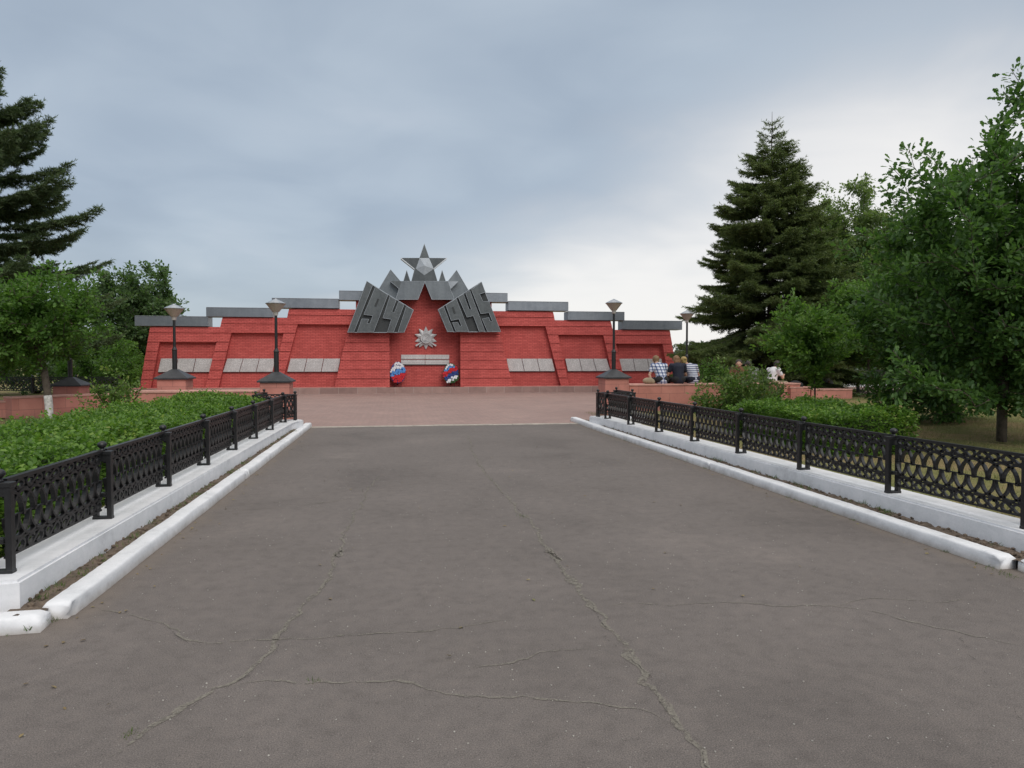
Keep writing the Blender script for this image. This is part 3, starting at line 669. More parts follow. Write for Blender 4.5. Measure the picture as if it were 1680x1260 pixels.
# recess
g = MB(); zr = mzl(697, 462); g.prism([(-2.1, zb), (2.1, zb), (2.1, mzl(697, 489)), (.02+.35, zr), (-.35, zr), (-2.1, mzl(697, 489))], .42, .95); g.build('recess_wall', M['brick'], mem)
S62 = 6.2222
def mp(u, v): p = P(560+u/S62, 390+v/S62, YM-.5); return (p.x-cx0, p.z)
def plate(pts, y0, y1, mat, name, parent=mem, bevel=.0):
    g = MB(); g.prism([mp(*q) for q in pts], y0, y1)
    g.bm.normal_update(); bmesh.ops.triangulate(g.bm, faces=[f for f in g.bm.faces if len(f.verts) > 4])
    o = g.build(name, mat, parent); return o
def edgebars(pts, y, mat, parent, name='edge_strip', wd=.022, skip=()):
    g = MB(); q = [mp(*a) for a in pts]; n = len(q)
    for i in range(n):
        if i in skip: continue
        a_, b_ = Vector(q[i]), Vector(q[(i+1) % n]); t = (b_-a_).normalized(); nn = Vector((-t.y, t.x))*wd/2
        g.prism([a_+nn, b_+nn, b_-nn, a_-nn], y-.014, y+.006)
    return g.build(name, mat, parent)
# year panels
LP = [(262, 450), (735, 740), (640, 968), (65, 968)]; RP = [(1425, 455), (1620, 962), (1080, 962), (985, 738)]
lp = plate(LP, -.62, -.40, M['groove'], 'year_panel'); rp = plate(RP, -.62, -.40, M['groove'], 'year_panel')
for nm, outline in (('l', LP), ('r', RP)):
    par = lp if nm == 'l' else rp
    ct = (sum(a for a, b in outline)/4, sum(b for a, b in outline)/4)
    inn = [(ct[0]+(a-ct[0])*.82, ct[1]+(b-ct[1])*.82) for a, b in outline]
    plate(inn, -.40, -.0, M['beam_dark'], 'bracket', par)
D1 = [(262, 450), (322, 488), (130, 966), (68, 966)]
D9 = [(350, 508), (475, 590), (330, 966), (165, 966), (212, 832), (282, 835), (264, 880), (292, 882), (324, 798), (232, 788)]
S9 = [(370, 627), (389, 632), (358, 709), (337, 704)]
D4 = [(497, 602), (560, 643), (515, 762), (540, 770), (584, 657), (638, 692), (532, 966), (470, 966), (512, 836), (425, 822)]
D1b = [(662, 705), (733, 742), (640, 966), (578, 966)]
E1 = [(988, 738), (1040, 708), (1140, 960), (1080, 960)]
E9 = [(1062, 692), (1168, 628), (1295, 957), (1165, 957), (1130, 870), (1185, 868), (1200, 905), (1222, 903), (1195, 832), (1118, 848)]
S9b = [(1122, 715), (1141, 710), (1164, 775), (1145, 781)]
E4 = [(1188, 610), (1240, 580), (1300, 740), (1322, 738), (1264, 572), (1305, 545), (1460, 957), (1400, 957), (1342, 800), (1278, 814)]
E5 = [(1322, 535), (1425, 457), (1462, 560), (1405, 582), (1440, 658), (1500, 655), (1618, 960), (1485, 960), (1430, 832), (1497, 818), (1515, 860), (1535, 857), (1500, 768), (1418, 780)]
for dg, par in ((D1, lp), (D9, lp), (D4, lp), (D1b, lp), (E1, rp), (E9, rp), (E4, rp), (E5, rp)):
    o = plate(dg, -.76, -.622, M['beam_mid'], 'digit', par); edgebars(dg, -.762, M['edge_dim'] if 'edge_dim' in M else M['beam_light'], o, wd=.016)
plate(S9, -.775, -.762, M['groove'], 'slot', lp); plate(S9b, -.775, -.762, M['groove'], 'slot', rp)
edgebars(LP, -.64, M['beam_light'], lp, wd=.03); edgebars(RP, -.64, M['beam_light'], rp, wd=.03)
# star plates over the recess
SL = [(500, 443), (850, 443), (850, 455), (783, 628), (555, 628), (590, 520)]
SR = [(854, 443), (1195, 443), (1113, 525), (1150, 610), (1145, 628), (925, 628), (857, 458)]
for pts, part in ((SL, (620, 443)), (SR, (1085, 443))):
    o = plate(pts, -.42, .30, M['plate'], 'star_plate'); edgebars(pts, -.425, M['beam_light'], o, wd=.02)
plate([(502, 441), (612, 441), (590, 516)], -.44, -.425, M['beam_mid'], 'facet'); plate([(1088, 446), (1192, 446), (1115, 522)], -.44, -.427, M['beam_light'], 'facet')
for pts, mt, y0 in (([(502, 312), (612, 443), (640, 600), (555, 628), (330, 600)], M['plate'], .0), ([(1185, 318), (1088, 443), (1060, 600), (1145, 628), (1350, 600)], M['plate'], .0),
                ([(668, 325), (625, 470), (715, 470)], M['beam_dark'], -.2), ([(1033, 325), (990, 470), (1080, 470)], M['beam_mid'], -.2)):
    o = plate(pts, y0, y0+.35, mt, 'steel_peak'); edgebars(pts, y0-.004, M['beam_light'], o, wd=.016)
# top star: faceted, thick
tipc = (848, 255)
ST = [(848, 58), (899, 203), (1080, 205), (945, 315), (984, 446), (714, 446), (748, 315), (608, 203), (799, 203)]
st = plate(ST, -.36, .25, M['beam_mid'], 'top_star')
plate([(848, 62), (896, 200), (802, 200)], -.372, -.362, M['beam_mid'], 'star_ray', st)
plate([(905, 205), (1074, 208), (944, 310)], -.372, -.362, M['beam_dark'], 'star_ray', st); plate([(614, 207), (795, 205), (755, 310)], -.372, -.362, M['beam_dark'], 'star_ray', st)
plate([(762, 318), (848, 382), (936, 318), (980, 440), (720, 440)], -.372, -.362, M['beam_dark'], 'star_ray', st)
# raised central pentagon as a low pyramid
q = [mp(*a_) for a_ in ((800, 203), (897, 203), (945, 315), (848, 380), (762, 315))]; cm = mp(850, 282)
g = MB(); v = [g.bm.verts.new((a_[0], -.375, a_[1])) for a_ in q]; c_ = g.bm.verts.new((cm[0], -.40, cm[1]))
for i in range(5): g.bm.faces.new((v[i], v[(i+1) % 5], c_))
g.bm.faces.new(v[::-1]); g.build('star_centre', M['beam_light'], st)
edgebars([(1080, 205), (945, 315)], -.37, M['edge'], st, wd=.05, skip=(1,)); edgebars([(608, 205), (748, 318)], -.37, M['edge'], st, wd=.05, skip=(1,))
edgebars(ST, -.366, M['beam_light'], st, wd=.014)
# order emblem
ec = P(698.8, 554.5, YM+.3); ec = Vector((ec.x-cx0, ec.z)); er = 19.3/1180*camdepth(P(698, 554, YM+.3))
emb = empty('emblem', (ec.x, .42, ec.y)); emb.parent = mem
def star2d(n, r0, r1, rot=0): return [((r0 if i % 2 == 0 else r1)*math.sin(math.pi*i/n+rot), (r0 if i % 2 == 0 else r1)*math.cos(math.pi*i/n+rot)) for i in range(2*n)]
g = MB(); o_ = star2d(5, er*.97, er*.50, math.pi/5)    # ray star behind (points down)
n_ = len(o_); cv_ = g.bm.verts.new((0, -.13, 0)); vs = [g.bm.verts.new((a_, -.06, b_)) for a_, b_ in o_]; vb = [g.bm.verts.new((a_, .0, b_)) for a_, b_ in o_]
for i in range(n_): g.bm.faces.new((vs[i], vs[(i+1) % n_], cv_)); g.bm.faces.new((vs[i], vb[i], vb[(i+1) % n_], vs[(i+1) % n_]))
g.build('ray_star', M['emblem'], emb)
g = MB(); o_ = star2d(5, er, er*.47)
cv_ = g.bm.verts.new((0, -.22, 0)); vs = [g.bm.verts.new((a_, -.10, b_)) for a_, b_ in o_]; vb = [g.bm.verts.new((a_, -.03, b_)) for a_, b_ in o_]
for i in range(n_): g.bm.faces.new((vs[i], vs[(i+1) % n_], cv_)); g.bm.faces.new((vs[i], vb[i], vb[(i+1) % n_], vs[(i+1) % n_]))
g.build('star', M['emblem_light'] if 'emblem_light' in M else M['emblem'], emb)
for rad, y0, y1, th in ((er*.42, -.24, -.12, .045), (er*.30, -.25, -.14, .02)):
    g = MB(); seg = 28; pts = [(math.cos(2*math.pi*k/seg)*rad, math.sin(2*math.pi*k/seg)*rad) for k in range(seg)]
    g.ribbon(pts, th, y0, y1, closed=True); o = g.build('ring', M['emblem'], emb); o.rotation_euler = (0, 0, math.pi/2); o.scale = (1, -1, 1)
    o.rotation_euler = (0, 0, 0); me = o.data
    for v_ in me.vertices: v_.co = Vector((v_.co.y, v_.co.x, v_.co.z))
    o.scale = (1, 1, 1)
g = MB(); g.prism([(er*.38*math.cos(2*math.pi*k/24), er*.38*math.sin(2*math.pi*k/24)) for k in range(24)], -.20, -.05); g.build('disc', M['emblem'], emb)
g = MB()   # hammer and sickle relief
pts = [(math.cos(a_)*er*.17, math.sin(a_)*er*.17) for a_ in [R(-120)+R(230)*k/12 for k in range(13)]]
g.ribbon(pts, .03, -.235, -.19)
for v_ in g.bm.verts: v_.co = Vector((v_.co.y, v_.co.x, v_.co.z))
g.prism([(-.13, -.10), (-.10, -.13), (.09, .08), (.06, .11)], -.24, -.19); g.prism([(.0, .10), (.1, .0), (.14, .04), (.04, .14)], -.245, -.19)
g.build('hammer_and_sickle', M['emblem'], emb)
for s_ in (-1, 1):     # crossed rifle and sabre ends
    g = MB(); a_ = Vector((s_*er*.38, -er*.38)); b_ = Vector((s_*er*.86, -er*.66)); t = (b_-a_).normalized(); nn = Vector((-t.y, t.x))
    g.prism([a_+nn*.02, b_+nn*.045, b_-nn*.045, a_-nn*.02], -.19, -.08); a_ = Vector((-s_*er*.35, er*.35)); b_ = Vector((-s_*er*.66, er*.80)); g.prism([a_+nn*.02, b_, a_-nn*.02], -.16, -.08)
    g.build('crossed_weapon', M['emblem_light'] if 'emblem_light' in M else M['emblem'], emb)
# inscription plates
for (x0, x1, y0, y1) in ((658, 697.2, 582, 589.2), (697.8, 737, 582, 589.2), (658, 697.2, 590.4, 597.8), (697.8, 737, 590.4, 597.8)):
    a_ = P(x0, y1, YM+.36); b_ = P(x1, y0, YM+.36)
    g = MB(); g.box(a_.x-cx0, b_.x-cx0, .36, .43, a_.z, b_.z); g.build('inscription_plate', M['title'], mem, bevel=.004)
g = MB(); a_ = P(658, 598.5, YM+.36); b_ = P(737, 597.8, YM+.36); g.box(a_.x-cx0, b_.x-cx0, .34, .43, a_.z-.02, a_.z+.012); g.build('plate_ledge', M['groove'], mem)

# ------------------------------------------------------------------ wreaths
flm = {k: simple('flower_'+k, c, .7, var=.2, scale=20) for k, c in dict(white=(.75, .76, .80), blue=(.10, .28, .62), red=(.55, .02, .03), dkblue=(.03, .06, .25), green=(.04, .10, .03)).items()}
def wreath(px, py, wpx, hpx, Y, label, bands, seed, ang):
    c0 = P(px, py, Y); k = camdepth(c0)/1180; a_ = wpx*k/2; b_ = hpx*k/2
    root = empty('wreath', (c0.x, Y, ZBM)); tag(root, label, 'wreath', 'oval flower wreaths leaning in the recess'); rr = random.Random(seed)
    zc = c0.z-ZBM
    g = MB(); seg = 24
    def tl(u, v, d): return (u, d+v*.18, zc+v)     # leaning back
    for (fa, d) in ((1.0, .05),):
        ring = [g.bm.verts.new(tl(a_*fa*math.cos(2*math.pi*i/seg)*(1-.12*math.sin(2*math.pi*i/seg)), b_*fa*math.sin(2*math.pi*i/seg), d)) for i in range(seg)]
        ring2 = [g.bm.verts.new(v_.co+Vector((0, .07, 0))) for v_ in ring]
        g.bm.faces.new(ring); g.bm.faces.new(ring2[::-1])
        for i in range(seg): g.bm.faces.new((ring[i], ring2[i], ring2[(i+1) % seg], ring[(i+1) % seg]))
    g.build('backing', flm['green' if seed % 2 else 'dkblue'], root)
    g = MB(); g.tube([(0, .08, zc*.5), (0, .55, -.0)], .02); g.tube([(-a_*.4, .05, zc-b_*.9), (-a_*.4, .03, 0)], .015); g.tube([(a_*.4, .05, zc-b_*.9), (a_*.4, .03, 0)], .015); g.build('stand', M['iron'], root)
    flowers = {}
    s = .105; vv_ = -b_; row = 0
    while vv_ < b_:
        row = row+1; u = -a_+(s/2 if row % 2 else 0)
        while u < a_:
            uu = u+rr.uniform(-.02, .02); v2 = vv_+rr.uniform(-.02, .02)
            if (uu/(a_*(1-.12*v2/b_)))**2+(v2/b_)**2 < .93:
                t = (v2*math.cos(ang)-uu*math.sin(ang))/b_
                colr = next(cn for th, cn in bands if t >= th)
                flowers.setdefault(colr, []).append((uu, v2))
            u += s
        vv_ += s*.87
    for cn, l in flowers.items():
        for (u, v2) in l:
            g = MB()
            c3 = Vector(tl(u, v2, .02))
            g.sphere(c3, .052, 7, 5, (1, .6, 1))
            for k2 in range(5):
                an = 2*math.pi*k2/5+rr.random(); g.sphere(c3+Vector((math.cos(an)*.035, -.01, math.sin(an)*.035)), .03, 6, 4)
            g.build('flower', flm[cn], root, smooth=True)
wreath(652.7, 611, 25, 35, YM-.02, 'oval wreath of white, blue and red flowers in the left corner of the recess', [(.28, 'white'), (-.22, 'blue'), (-9, 'red')], 2, R(22))
wreath(740, 612.5, 26, 33, YM-.02, 'oval wreath with a red band over blue and white in the right recess corner', [(.62, 'white'), (.42, 'blue'), (.0, 'red'), (-.38, 'dkblue'), (-.68, 'white'), (-9, 'green')], 3, R(28))

# ------------------------------------------------------------------ foliage
LEAFT = {  # template (along, across, up) + faces
 'diamond': ([(0, 0, 0), (.45, .32, .05), (1, 0, -.05), (.45, -.32, .05)], [(0, 1, 2), (0, 2, 3)]),
 'leaf': ([(0, 0, 0), (.35, .27, .06), (.75, .24, .03), (1, 0, -.06), (.75, -.24, .03), (.35, -.27, .06)], [(0, 1, 2, 3), (0, 3, 4, 5)]),
 'oak': ([(0, 0, 0), (.22, .12, .02), (.36, .22, .05), (.46, .15, .03), (.64, .31, .07), (.76, .2, .04), (.92, .22, .02), (1, 0, -.05), (.92, -.22, .02), (.76, -.2, .04), (.64, -.31, .07), (.46, -.15, .03), (.36, -.22, .05), (.22, -.12, .02)],
         [(0, 1, 2, 3, 4, 5, 6, 7), (0, 7, 8, 9, 10, 11, 12, 13)]),
 'blade': ([(0, -.035, 0), (0, .035, 0), (1, 0, 0)], [(0, 1, 2)]),
}
def leaves_mesh(name, pos_, dirs, up, size, kind):
    tv, tf = LEAFT[kind]; tv = np.array(tv)
    d = dirs/np.maximum(np.linalg.norm(dirs, axis=1, keepdims=True), 1e-6)
    s = np.cross(d, up); s /= np.maximum(np.linalg.norm(s, axis=1, keepdims=True), 1e-6); u = np.cross(s, d)
    V = pos_[:, None, :]+size[:, None, None]*(tv[None, :, 0, None]*d[:, None, :]+tv[None, :, 1, None]*s[:, None, :]+tv[None, :, 2, None]*u[:, None, :])
    return np_mesh(name, V.reshape(-1, 3), tf, len(tv))
def wood_mesh(name, nodes, parent, rad, sides=5):
    g = MB(); n = len(nodes); ch = {}
    for i in range(1, n): ch.setdefault(parent[i], []).append(i)
    # chains
    stack = [(0, [0])]
    done = set(); chains = []
    starts = [0]
    while starts:
        s0 = starts.pop(); chain = [s0] if parent[s0] is None else [parent[s0], s0]; cur = s0
        while cur in ch:
            k = sorted(ch[cur], key=lambda q_: -rad[q_]); chain.append(k[0]); starts.extend(k[1:]); cur = k[0]
        chains.append(chain)
    for c in chains:
        if len(c) < 2: continue
        rr = [rad[i] for i in c]
        if parent[c[0]] is not None or c[0] != 0: rr[0] = min(rr[0], rr[1]*1.2)
        g.tube([nodes[i] for i in c], rr, sides if rr[0] > .012 else 3)
    return g.mesh(name, smooth=True)
def make_tree(name, base, height, crown_c, crown_r, ntips, lpt, lsize, lkind, lmat, bmat, seed, label, group=None, trunk_r=.09, fork=.3, cat='tree', extra=(), bumps=.35,
              droop=.0, spread=.28, shell=.55, white=0, lean=(0, 0), up_bias=.35, lowcut=None, leafname='crown', stems=None):
    rng = random.Random(seed); nr = np.random.RandomState(seed)
    bx_, by_, bz_ = base; root = empty(name, base); tag(root, label, cat, group)
    cc = Vector(crown_c)-Vector(base); cr = Vector(crown_r)
    nodes = [Vector((0, 0, 0))]; par = [None]
    if stems:                                                # bush: several stems from the ground
        for s_ in range(stems):
            a_ = 2*math.pi*s_/stems+rng.uniform(-.4, .4); prev = 0
            for k in range(1, 4):
                nodes.append(Vector((math.cos(a_)*cr.x*.22*k, math.sin(a_)*cr.y*.22*k, cc.z*.3*k))); par.append(prev); prev = len(nodes)-1
    else:
        prev = 0; nt_ = 9; topz = cc.z+cr.z*.72
        for k in range(1, nt_+1):
            t = k/nt_; nodes.append(Vector((cc.x*t*t+lean[0]*t+rng.gauss(0, .03)*t*height*.1, cc.y*t*t+lean[1]*t+rng.gauss(0, .03)*t*height*.1, topz*t))); par.append(prev); prev = len(nodes)-1
    tips = []
    off = Vector((seed*3.7, seed*1.3, 0)); tries = 0
    while len(tips) < ntips and tries < ntips*30:
        tries += 1
        d = Vector((rng.gauss(0, 1), rng.gauss(0, 1), rng.gauss(0, 1))).normalized()
        rad_ = 1+bumps*noise.noise(d*1.7+off)*1.6+bumps*.5*noise.noise(d*4.3+off)
        r = shell+(1-shell)*rng.random()**.6 if rng.random() < .78 else rng.random()**.5*shell
        p = cc+Vector((d.x*cr.x, d.y*cr.y, d.z*cr.z))*r*rad_
        if lowcut is not None and p.z+base[2] < lowcut: continue
        if p.z < .08: continue
        tips.append(p)
    tips += [Vector(e)-Vector(base) for e in extra]
    tips.sort(key=lambda p: (p-cc).length if not stems else p.length)
    arr = np.zeros((8+len(nodes)+len(tips)*7, 3)); cnt = len(nodes)
    for i, q_ in enumerate(nodes): arr[i] = q_
    fz = cc.z-cr.z*.95 if not stems else -1
    tipnodes = []; first_ok = 2 if not stems else 1
    for p in tips:
        pa = np.array(p); dd = arr[:cnt]-pa; dist_ = np.sqrt((dd**2).sum(1))
        pen = dist_+np.maximum(0, arr[:cnt, 2]-p.z+.1)*1.2                 # prefer starting lower
        pen[arr[:cnt, 2] < fz*(.75 if not stems else 1)] += 5
        j = int(pen.argmin()); a_ = Vector(arr[j]); L = (p-a_).length
        ns = max(1, min(6, int(L/.28))); prev = j
        for k in range(1, ns+1):
            t = k/ns; q_ = a_.lerp(p, t)+Vector((0, 0, math.sin(math.pi*t)*L*(.10-droop)))
            if k < ns: q_ += Vector((rng.gauss(0, .03), rng.gauss(0, .03), rng.gauss(0, .02)))*L
            arr[cnt] = q_; nodes.append(q_); par.append(prev); prev = cnt; cnt += 1
        tipnodes.append(prev)
    rad = [0.0]*len(nodes)
    for i in range(len(nodes)-1, -1, -1):
        if rad[i] == 0: rad[i] = .0045**2.2
        if par[i] is not None: rad[par[i]] += rad[i]
    s_ = trunk_r/(rad[0]**(1/2.2)); rad = [max(.004, r**(1/2.2)*s_) for r in rad]
    me = wood_mesh('trunk', nodes, par, rad, 7); tk = link('trunk', me, bmat, root)
    if white:
        g = MB(); pts = []; rr = []
        for k in range(6):
            z = white*k/5; f = z/max(nodes[2].z, .01); i0 = min(1, int(f)); q_ = nodes[0].lerp(nodes[1], min(1, z/nodes[1].z)) if z < nodes[1].z else nodes[1].lerp(nodes[2], (z-nodes[1].z)/(nodes[2].z-nodes[1].z))
            pts.append(q_); rr.append(trunk_r*1.10)
        g.tube(pts, rr, 12); g.build('limewash', M['whitetrunk'], root, smooth=True)
    # leaves around the last stretch of every twig
    segs = []
    for t in tipnodes:
        c_ = t; run = 0
        while par[c_] is not None and run < spread*2.4:
            a_ = nodes[par[c_]]; b_ = nodes[c_]; segs.append((a_, b_, run)); run += (b_-a_).length; c_ = par[c_]
            if rad[c_] > .03: break
    A = np.array([list(a_) for a_, b_, r_ in segs]); B = np.array([list(b_) for a_, b_, r_ in segs]); RR = np.array([r_ for a_, b_, r_ in segs])
    Ls = np.linalg.norm(B-A, axis=1)*np.exp(-RR/(spread*2.5)); total = int(len(tipnodes)*lpt)
    idx = nr.choice(len(segs), total, p=Ls/Ls.sum()); t = nr.rand(total, 1)
    base_p = A[idx]*(1-t)+B[idx]*t; bd = B[idx]-A[idx]; bd /= np.linalg.norm(bd, axis=1, keepdims=True)+1e-6
    out = nr.normal(size=(total, 3)); out -= (out*bd).sum(1, keepdims=True)*bd*.8; out /= np.linalg.norm(out, axis=1, keepdims=True)+1e-6
    rd = np.abs(nr.normal(size=(total, 1)))*spread*.42
    pp = base_p+out*rd*np.array([1, 1, .75])
    dirs = out+bd*.7+nr.normal(size=(total, 3))*.35; dirs[:, 2] += -droop*2
    upv = nr.normal(size=(total, 3))*.55; upv[:, 2] += up_bias+.5
    sz = lsize*(.65+.7*nr.rand(total))
    me = leaves_mesh(leafname, pp, dirs, upv, sz, lkind); link(leafname, me, lmat, root)
    return root
def make_spruce(base, height, rbase, label, seed, mat, lowest=.5, whorls=26, per=7, nl=.05, dens=1.0, needle_step=.03, power=.85, kind='spruce_tree', trunk_r=.16, clip=None, irregular=.2):
    rng = random.Random(seed); nr = np.random.RandomState(seed)
    root = empty(kind, base); tag(root, label, 'tree')
    g = MB(); g.tube([(0, 0, -.1), (0.02, 0, height*.33), (.0, .02, height*.66), (0, 0, height*.9), (0, 0, height)], [trunk_r, trunk_r*.72, trunk_r*.4, trunk_r*.13, .006], 10)
    g.build('trunk', M['bark_dark'], root, smooth=True)
    bw = MB(); PA = []; PB = []; SZ = []
    for wi in range(whorls):
        t = (wi+rng.uniform(-.2, .2))/whorls; zw = lowest+(height*.97-lowest)*(max(0, t)**.92); z0 = zw; rel = min(1, max(.02, (height-z0)/(height-lowest)))
        nb = per if rel > .15 else 5
        a0 = rng.random()*6.28
        for b in range(nb):
            z0 = max(lowest*.9, zw+rng.uniform(-.5, .5)*(height-lowest)/whorls*1.3); rel = min(1, max(.02, (height-z0)/(height-lowest)))
            az = a0+2*math.pi*b/nb+rng.uniform(-.3, .3); L = rbase*(rel**power)*rng.uniform(1-irregular*1.5, 1+irregular*.75)+.12
            if rel > .9: L *= .88
            pts = []; el0 = ASC+.38-rel*.62+rng.uniform(-.12, .12); pz = z0; px_ = 0.0; ns = 9; sag = .3+.35*rel
            for k in range(ns+1):
                s = k/ns; el = el0-sag*math.sin(s*2.4)*.6+.65*s*s
                pts.append(Vector((math.cos(az)*px_, math.sin(az)*px_, pz))); px_ += L/ns*math.cos(el); pz += L/ns*math.sin(el)
            if clip and not clip(pts[-1]): continue
            bw.tube(pts, [max(.004, .012+.02*rel*(1-k/ns)) for k in range(ns+1)], 4)
            nseg = max(4, int(L/.085*dens))
            side = Vector((-math.sin(az), math.cos(az), 0))
            for k in range(nseg+1):
                s = .10+.90*k/nseg; fi = s*ns; i0 = min(ns-1, int(fi)); p = pts[i0].lerp(pts[i0+1], fi-i0); fw = (pts[i0+1]-pts[i0]).normalized()
                if k == nseg: dirs_ = [(fw, .16)]
                else:
                    tl = (.10+.55*math.sin(math.pi*min(1, (1-s)*1.15+.06))*min(1, L/2.0))*rng.uniform(.7, 1.2)*.85
                    if s < .25: tl *= .7
                    dirs_ = [((fw*.75+side*sg*.8+Vector((0, 0, rng.uniform(-.35, .12)))).normalized(), tl) for sg in (-1, 1)]
                    if rel > .25 and rng.random() < .55: dirs_.append(((fw*.3+Vector((rng.uniform(-.3, .3), rng.uniform(-.3, .3), -1))).normalized(), tl*.55))
                for d, tl in dirs_:
                    q = p+d*tl+Vector((0, 0, -.12*tl)); PA.append(p); PB.append(q)
                    if tl > .22:
                        m_ = int(tl/.11)
                        for u in range(1, m_+1):
                            r_ = u/(m_+1); pm = p.lerp(q, r_); sd_ = d.cross(Vector((0, 0, 1))).normalized()
                            for sg in (-1, 1):
                                PA.append(pm); PB.append(pm+(d*.7+sd_*sg*.7+Vector((0, 0, rng.uniform(-.35, .1)))).normalized()*tl*.42*(1-r_*.5))
    bw.build('branches', M['bark_dark'], root, smooth=True)
    A = np.array([list(v_) for v_ in PA]); B = np.array([list(v_) for v_ in PB]); Ls = np.linalg.norm(B-A, axis=1)
    cnt = np.maximum(3, (Ls/needle_step).astype(int)); idx = np.repeat(np.arange(len(A)), cnt); tt = nr.rand(len(idx), 1)
    pp = A[idx]*(1-tt)+B[idx]*tt; d = (B-A)[idx]; d /= np.linalg.norm(d, axis=1, keepdims=True)+1e-6
    o = nr.normal(size=(len(idx), 3)); o -= (o*d).sum(1, keepdims=True)*d; o /= np.linalg.norm(o, axis=1, keepdims=True); o[:, 2] += .15
    dirs = d*.75+o*.75
    # twig bodies read as thicker needle shafts
    k_ = len(A); me = leaves_mesh('needles', np.vstack([pp, A]), np.vstack([dirs, B-A]), np.vstack([nr.normal(size=(len(idx), 3)), nr.normal(size=(k_, 3))]),
                     np.concatenate([nl*(.7+.6*nr.rand(len(idx))), Ls*1.03]), 'blade')
    V = np.zeros(len(me.vertices)*3, dtype=np.float32); me.vertices.foreach_get('co', V); V = V.reshape(-1, 3, 3)
    # widen needle blades
    wf = np.concatenate([np.full(len(idx), NW), np.minimum(1, .02/np.maximum(Ls, .02)*8)])
    mid = (V[:, 0]+V[:, 1])/2; hw = (V[:, 1]-V[:, 0])/2*wf[:, None]; V[:, 0] = mid-hw; V[:, 1] = mid+hw
    me.vertices.foreach_set('co', V.ravel()); me.update()
    link('needles', me, mat, root); return root
NW = 3.4; ASC = 0.0
def hedge(x0, x1, y0, y1, h, n, label, seed, lsz=.055, mat=None, zfun=gz):
    root = empty('hedge', ((x0+x1)/2, (y0+y1)/2, 0)); tag(root, label, 'hedge'); nr = np.random.RandomState(seed); ox, oy = (x0+x1)/2, (y0+y1)/2
    def H(x, y): return h*(1+.20*noise.noise(Vector((x*.9, y*.9, seed)))+.17*noise.noise(Vector((x*2.6, y*2.6, seed)))+.06*noise.noise(Vector((x*7, y*7, seed))))
    def inset(x, y):
        return .10*noise.noise(Vector((x*1.6, y*1.6, seed+5)))
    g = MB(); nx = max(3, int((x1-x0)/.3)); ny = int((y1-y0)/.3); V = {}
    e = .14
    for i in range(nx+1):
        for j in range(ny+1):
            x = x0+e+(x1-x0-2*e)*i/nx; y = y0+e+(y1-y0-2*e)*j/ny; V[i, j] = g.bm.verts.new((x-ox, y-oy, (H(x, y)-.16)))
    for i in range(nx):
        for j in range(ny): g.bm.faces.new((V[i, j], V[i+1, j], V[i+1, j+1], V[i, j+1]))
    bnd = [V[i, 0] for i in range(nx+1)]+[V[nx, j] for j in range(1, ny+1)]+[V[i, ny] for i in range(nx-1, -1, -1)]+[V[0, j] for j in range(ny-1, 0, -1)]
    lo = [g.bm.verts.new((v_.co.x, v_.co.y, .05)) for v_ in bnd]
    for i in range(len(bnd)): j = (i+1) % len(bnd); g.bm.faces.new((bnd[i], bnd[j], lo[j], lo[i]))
    g.build('filler_core', M['core'], root)  # solid dark filler inside the leaves, so the hedge is not see-through
    aT = (x1-x0)*(y1-y0); aS = 2*h*((x1-x0)+(y1-y0)); pp = []; dd = []
    for _ in range(n):
        pass
    k = n; r = nr.rand(k); top = r < aT/(aT+aS*.8)
    X = x0+(x1-x0)*nr.rand(k); Y = y0+(y1-y0)*nr.rand(k); Zr = nr.rand(k)
    sd_ = nr.rand(k)*((x1-x0)+(y1-y0))
    P_ = np.zeros((k, 3)); D_ = np.zeros((k, 3))
    for i in range(k):
        x, y = X[i], Y[i]; dep = abs(nr.normal())*.06
        if top[i]:
            z = H(x, y)-dep+(.03+.08*nr.rand() if nr.rand() < .09 else 0)
            ed = min(x-x0, x1-x, y-y0, y1-y); z -= max(0, .12-ed)*.8
            P_[i] = (x, y, z); D_[i] = (nr.normal()*.8, nr.normal()*.8, .45+.3*nr.normal())
        else:
            if sd_[i] < (x1-x0):
                s_ = nr.rand() < .5; y = (y0+dep+inset(x, y0)) if s_ else (y1-dep); nrm = (0, -1 if s_ else 1)
            else:
                s_ = nr.rand() < .5; x = (x0+dep-inset(x0, y)) if s_ else (x1-dep+inset(x1, y)); nrm = (-1 if s_ else 1, 0)
            z = .08+(H(x, y)-.12)*Zr[i]; P_[i] = (x, y, z); D_[i] = (nrm[0]+nr.normal()*.5, nrm[1]+nr.normal()*.5, .2+.4*nr.normal())
    up = nr.normal(size=(k, 3))*.5; up[:, 2] += .8
    P_[:, 0] -= ox; P_[:, 1] -= oy
    me = leaves_mesh('foliage', P_, D_, up, lsz*(.7+.7*nr.rand(k)), 'leaf'); link('foliage', me, mat or M['leaf_hedge'], root); return root
hedge(-4.85, -2.95, 5.5, 17.4, .77, 105000, 'long bright green clipped hedge behind the left iron fence', 3, .046)
hedge(6.75, 8.25, 10.3, 13.9, .80, 26000, 'short bright green clipped hedge behind the right iron fence', 6, .05)

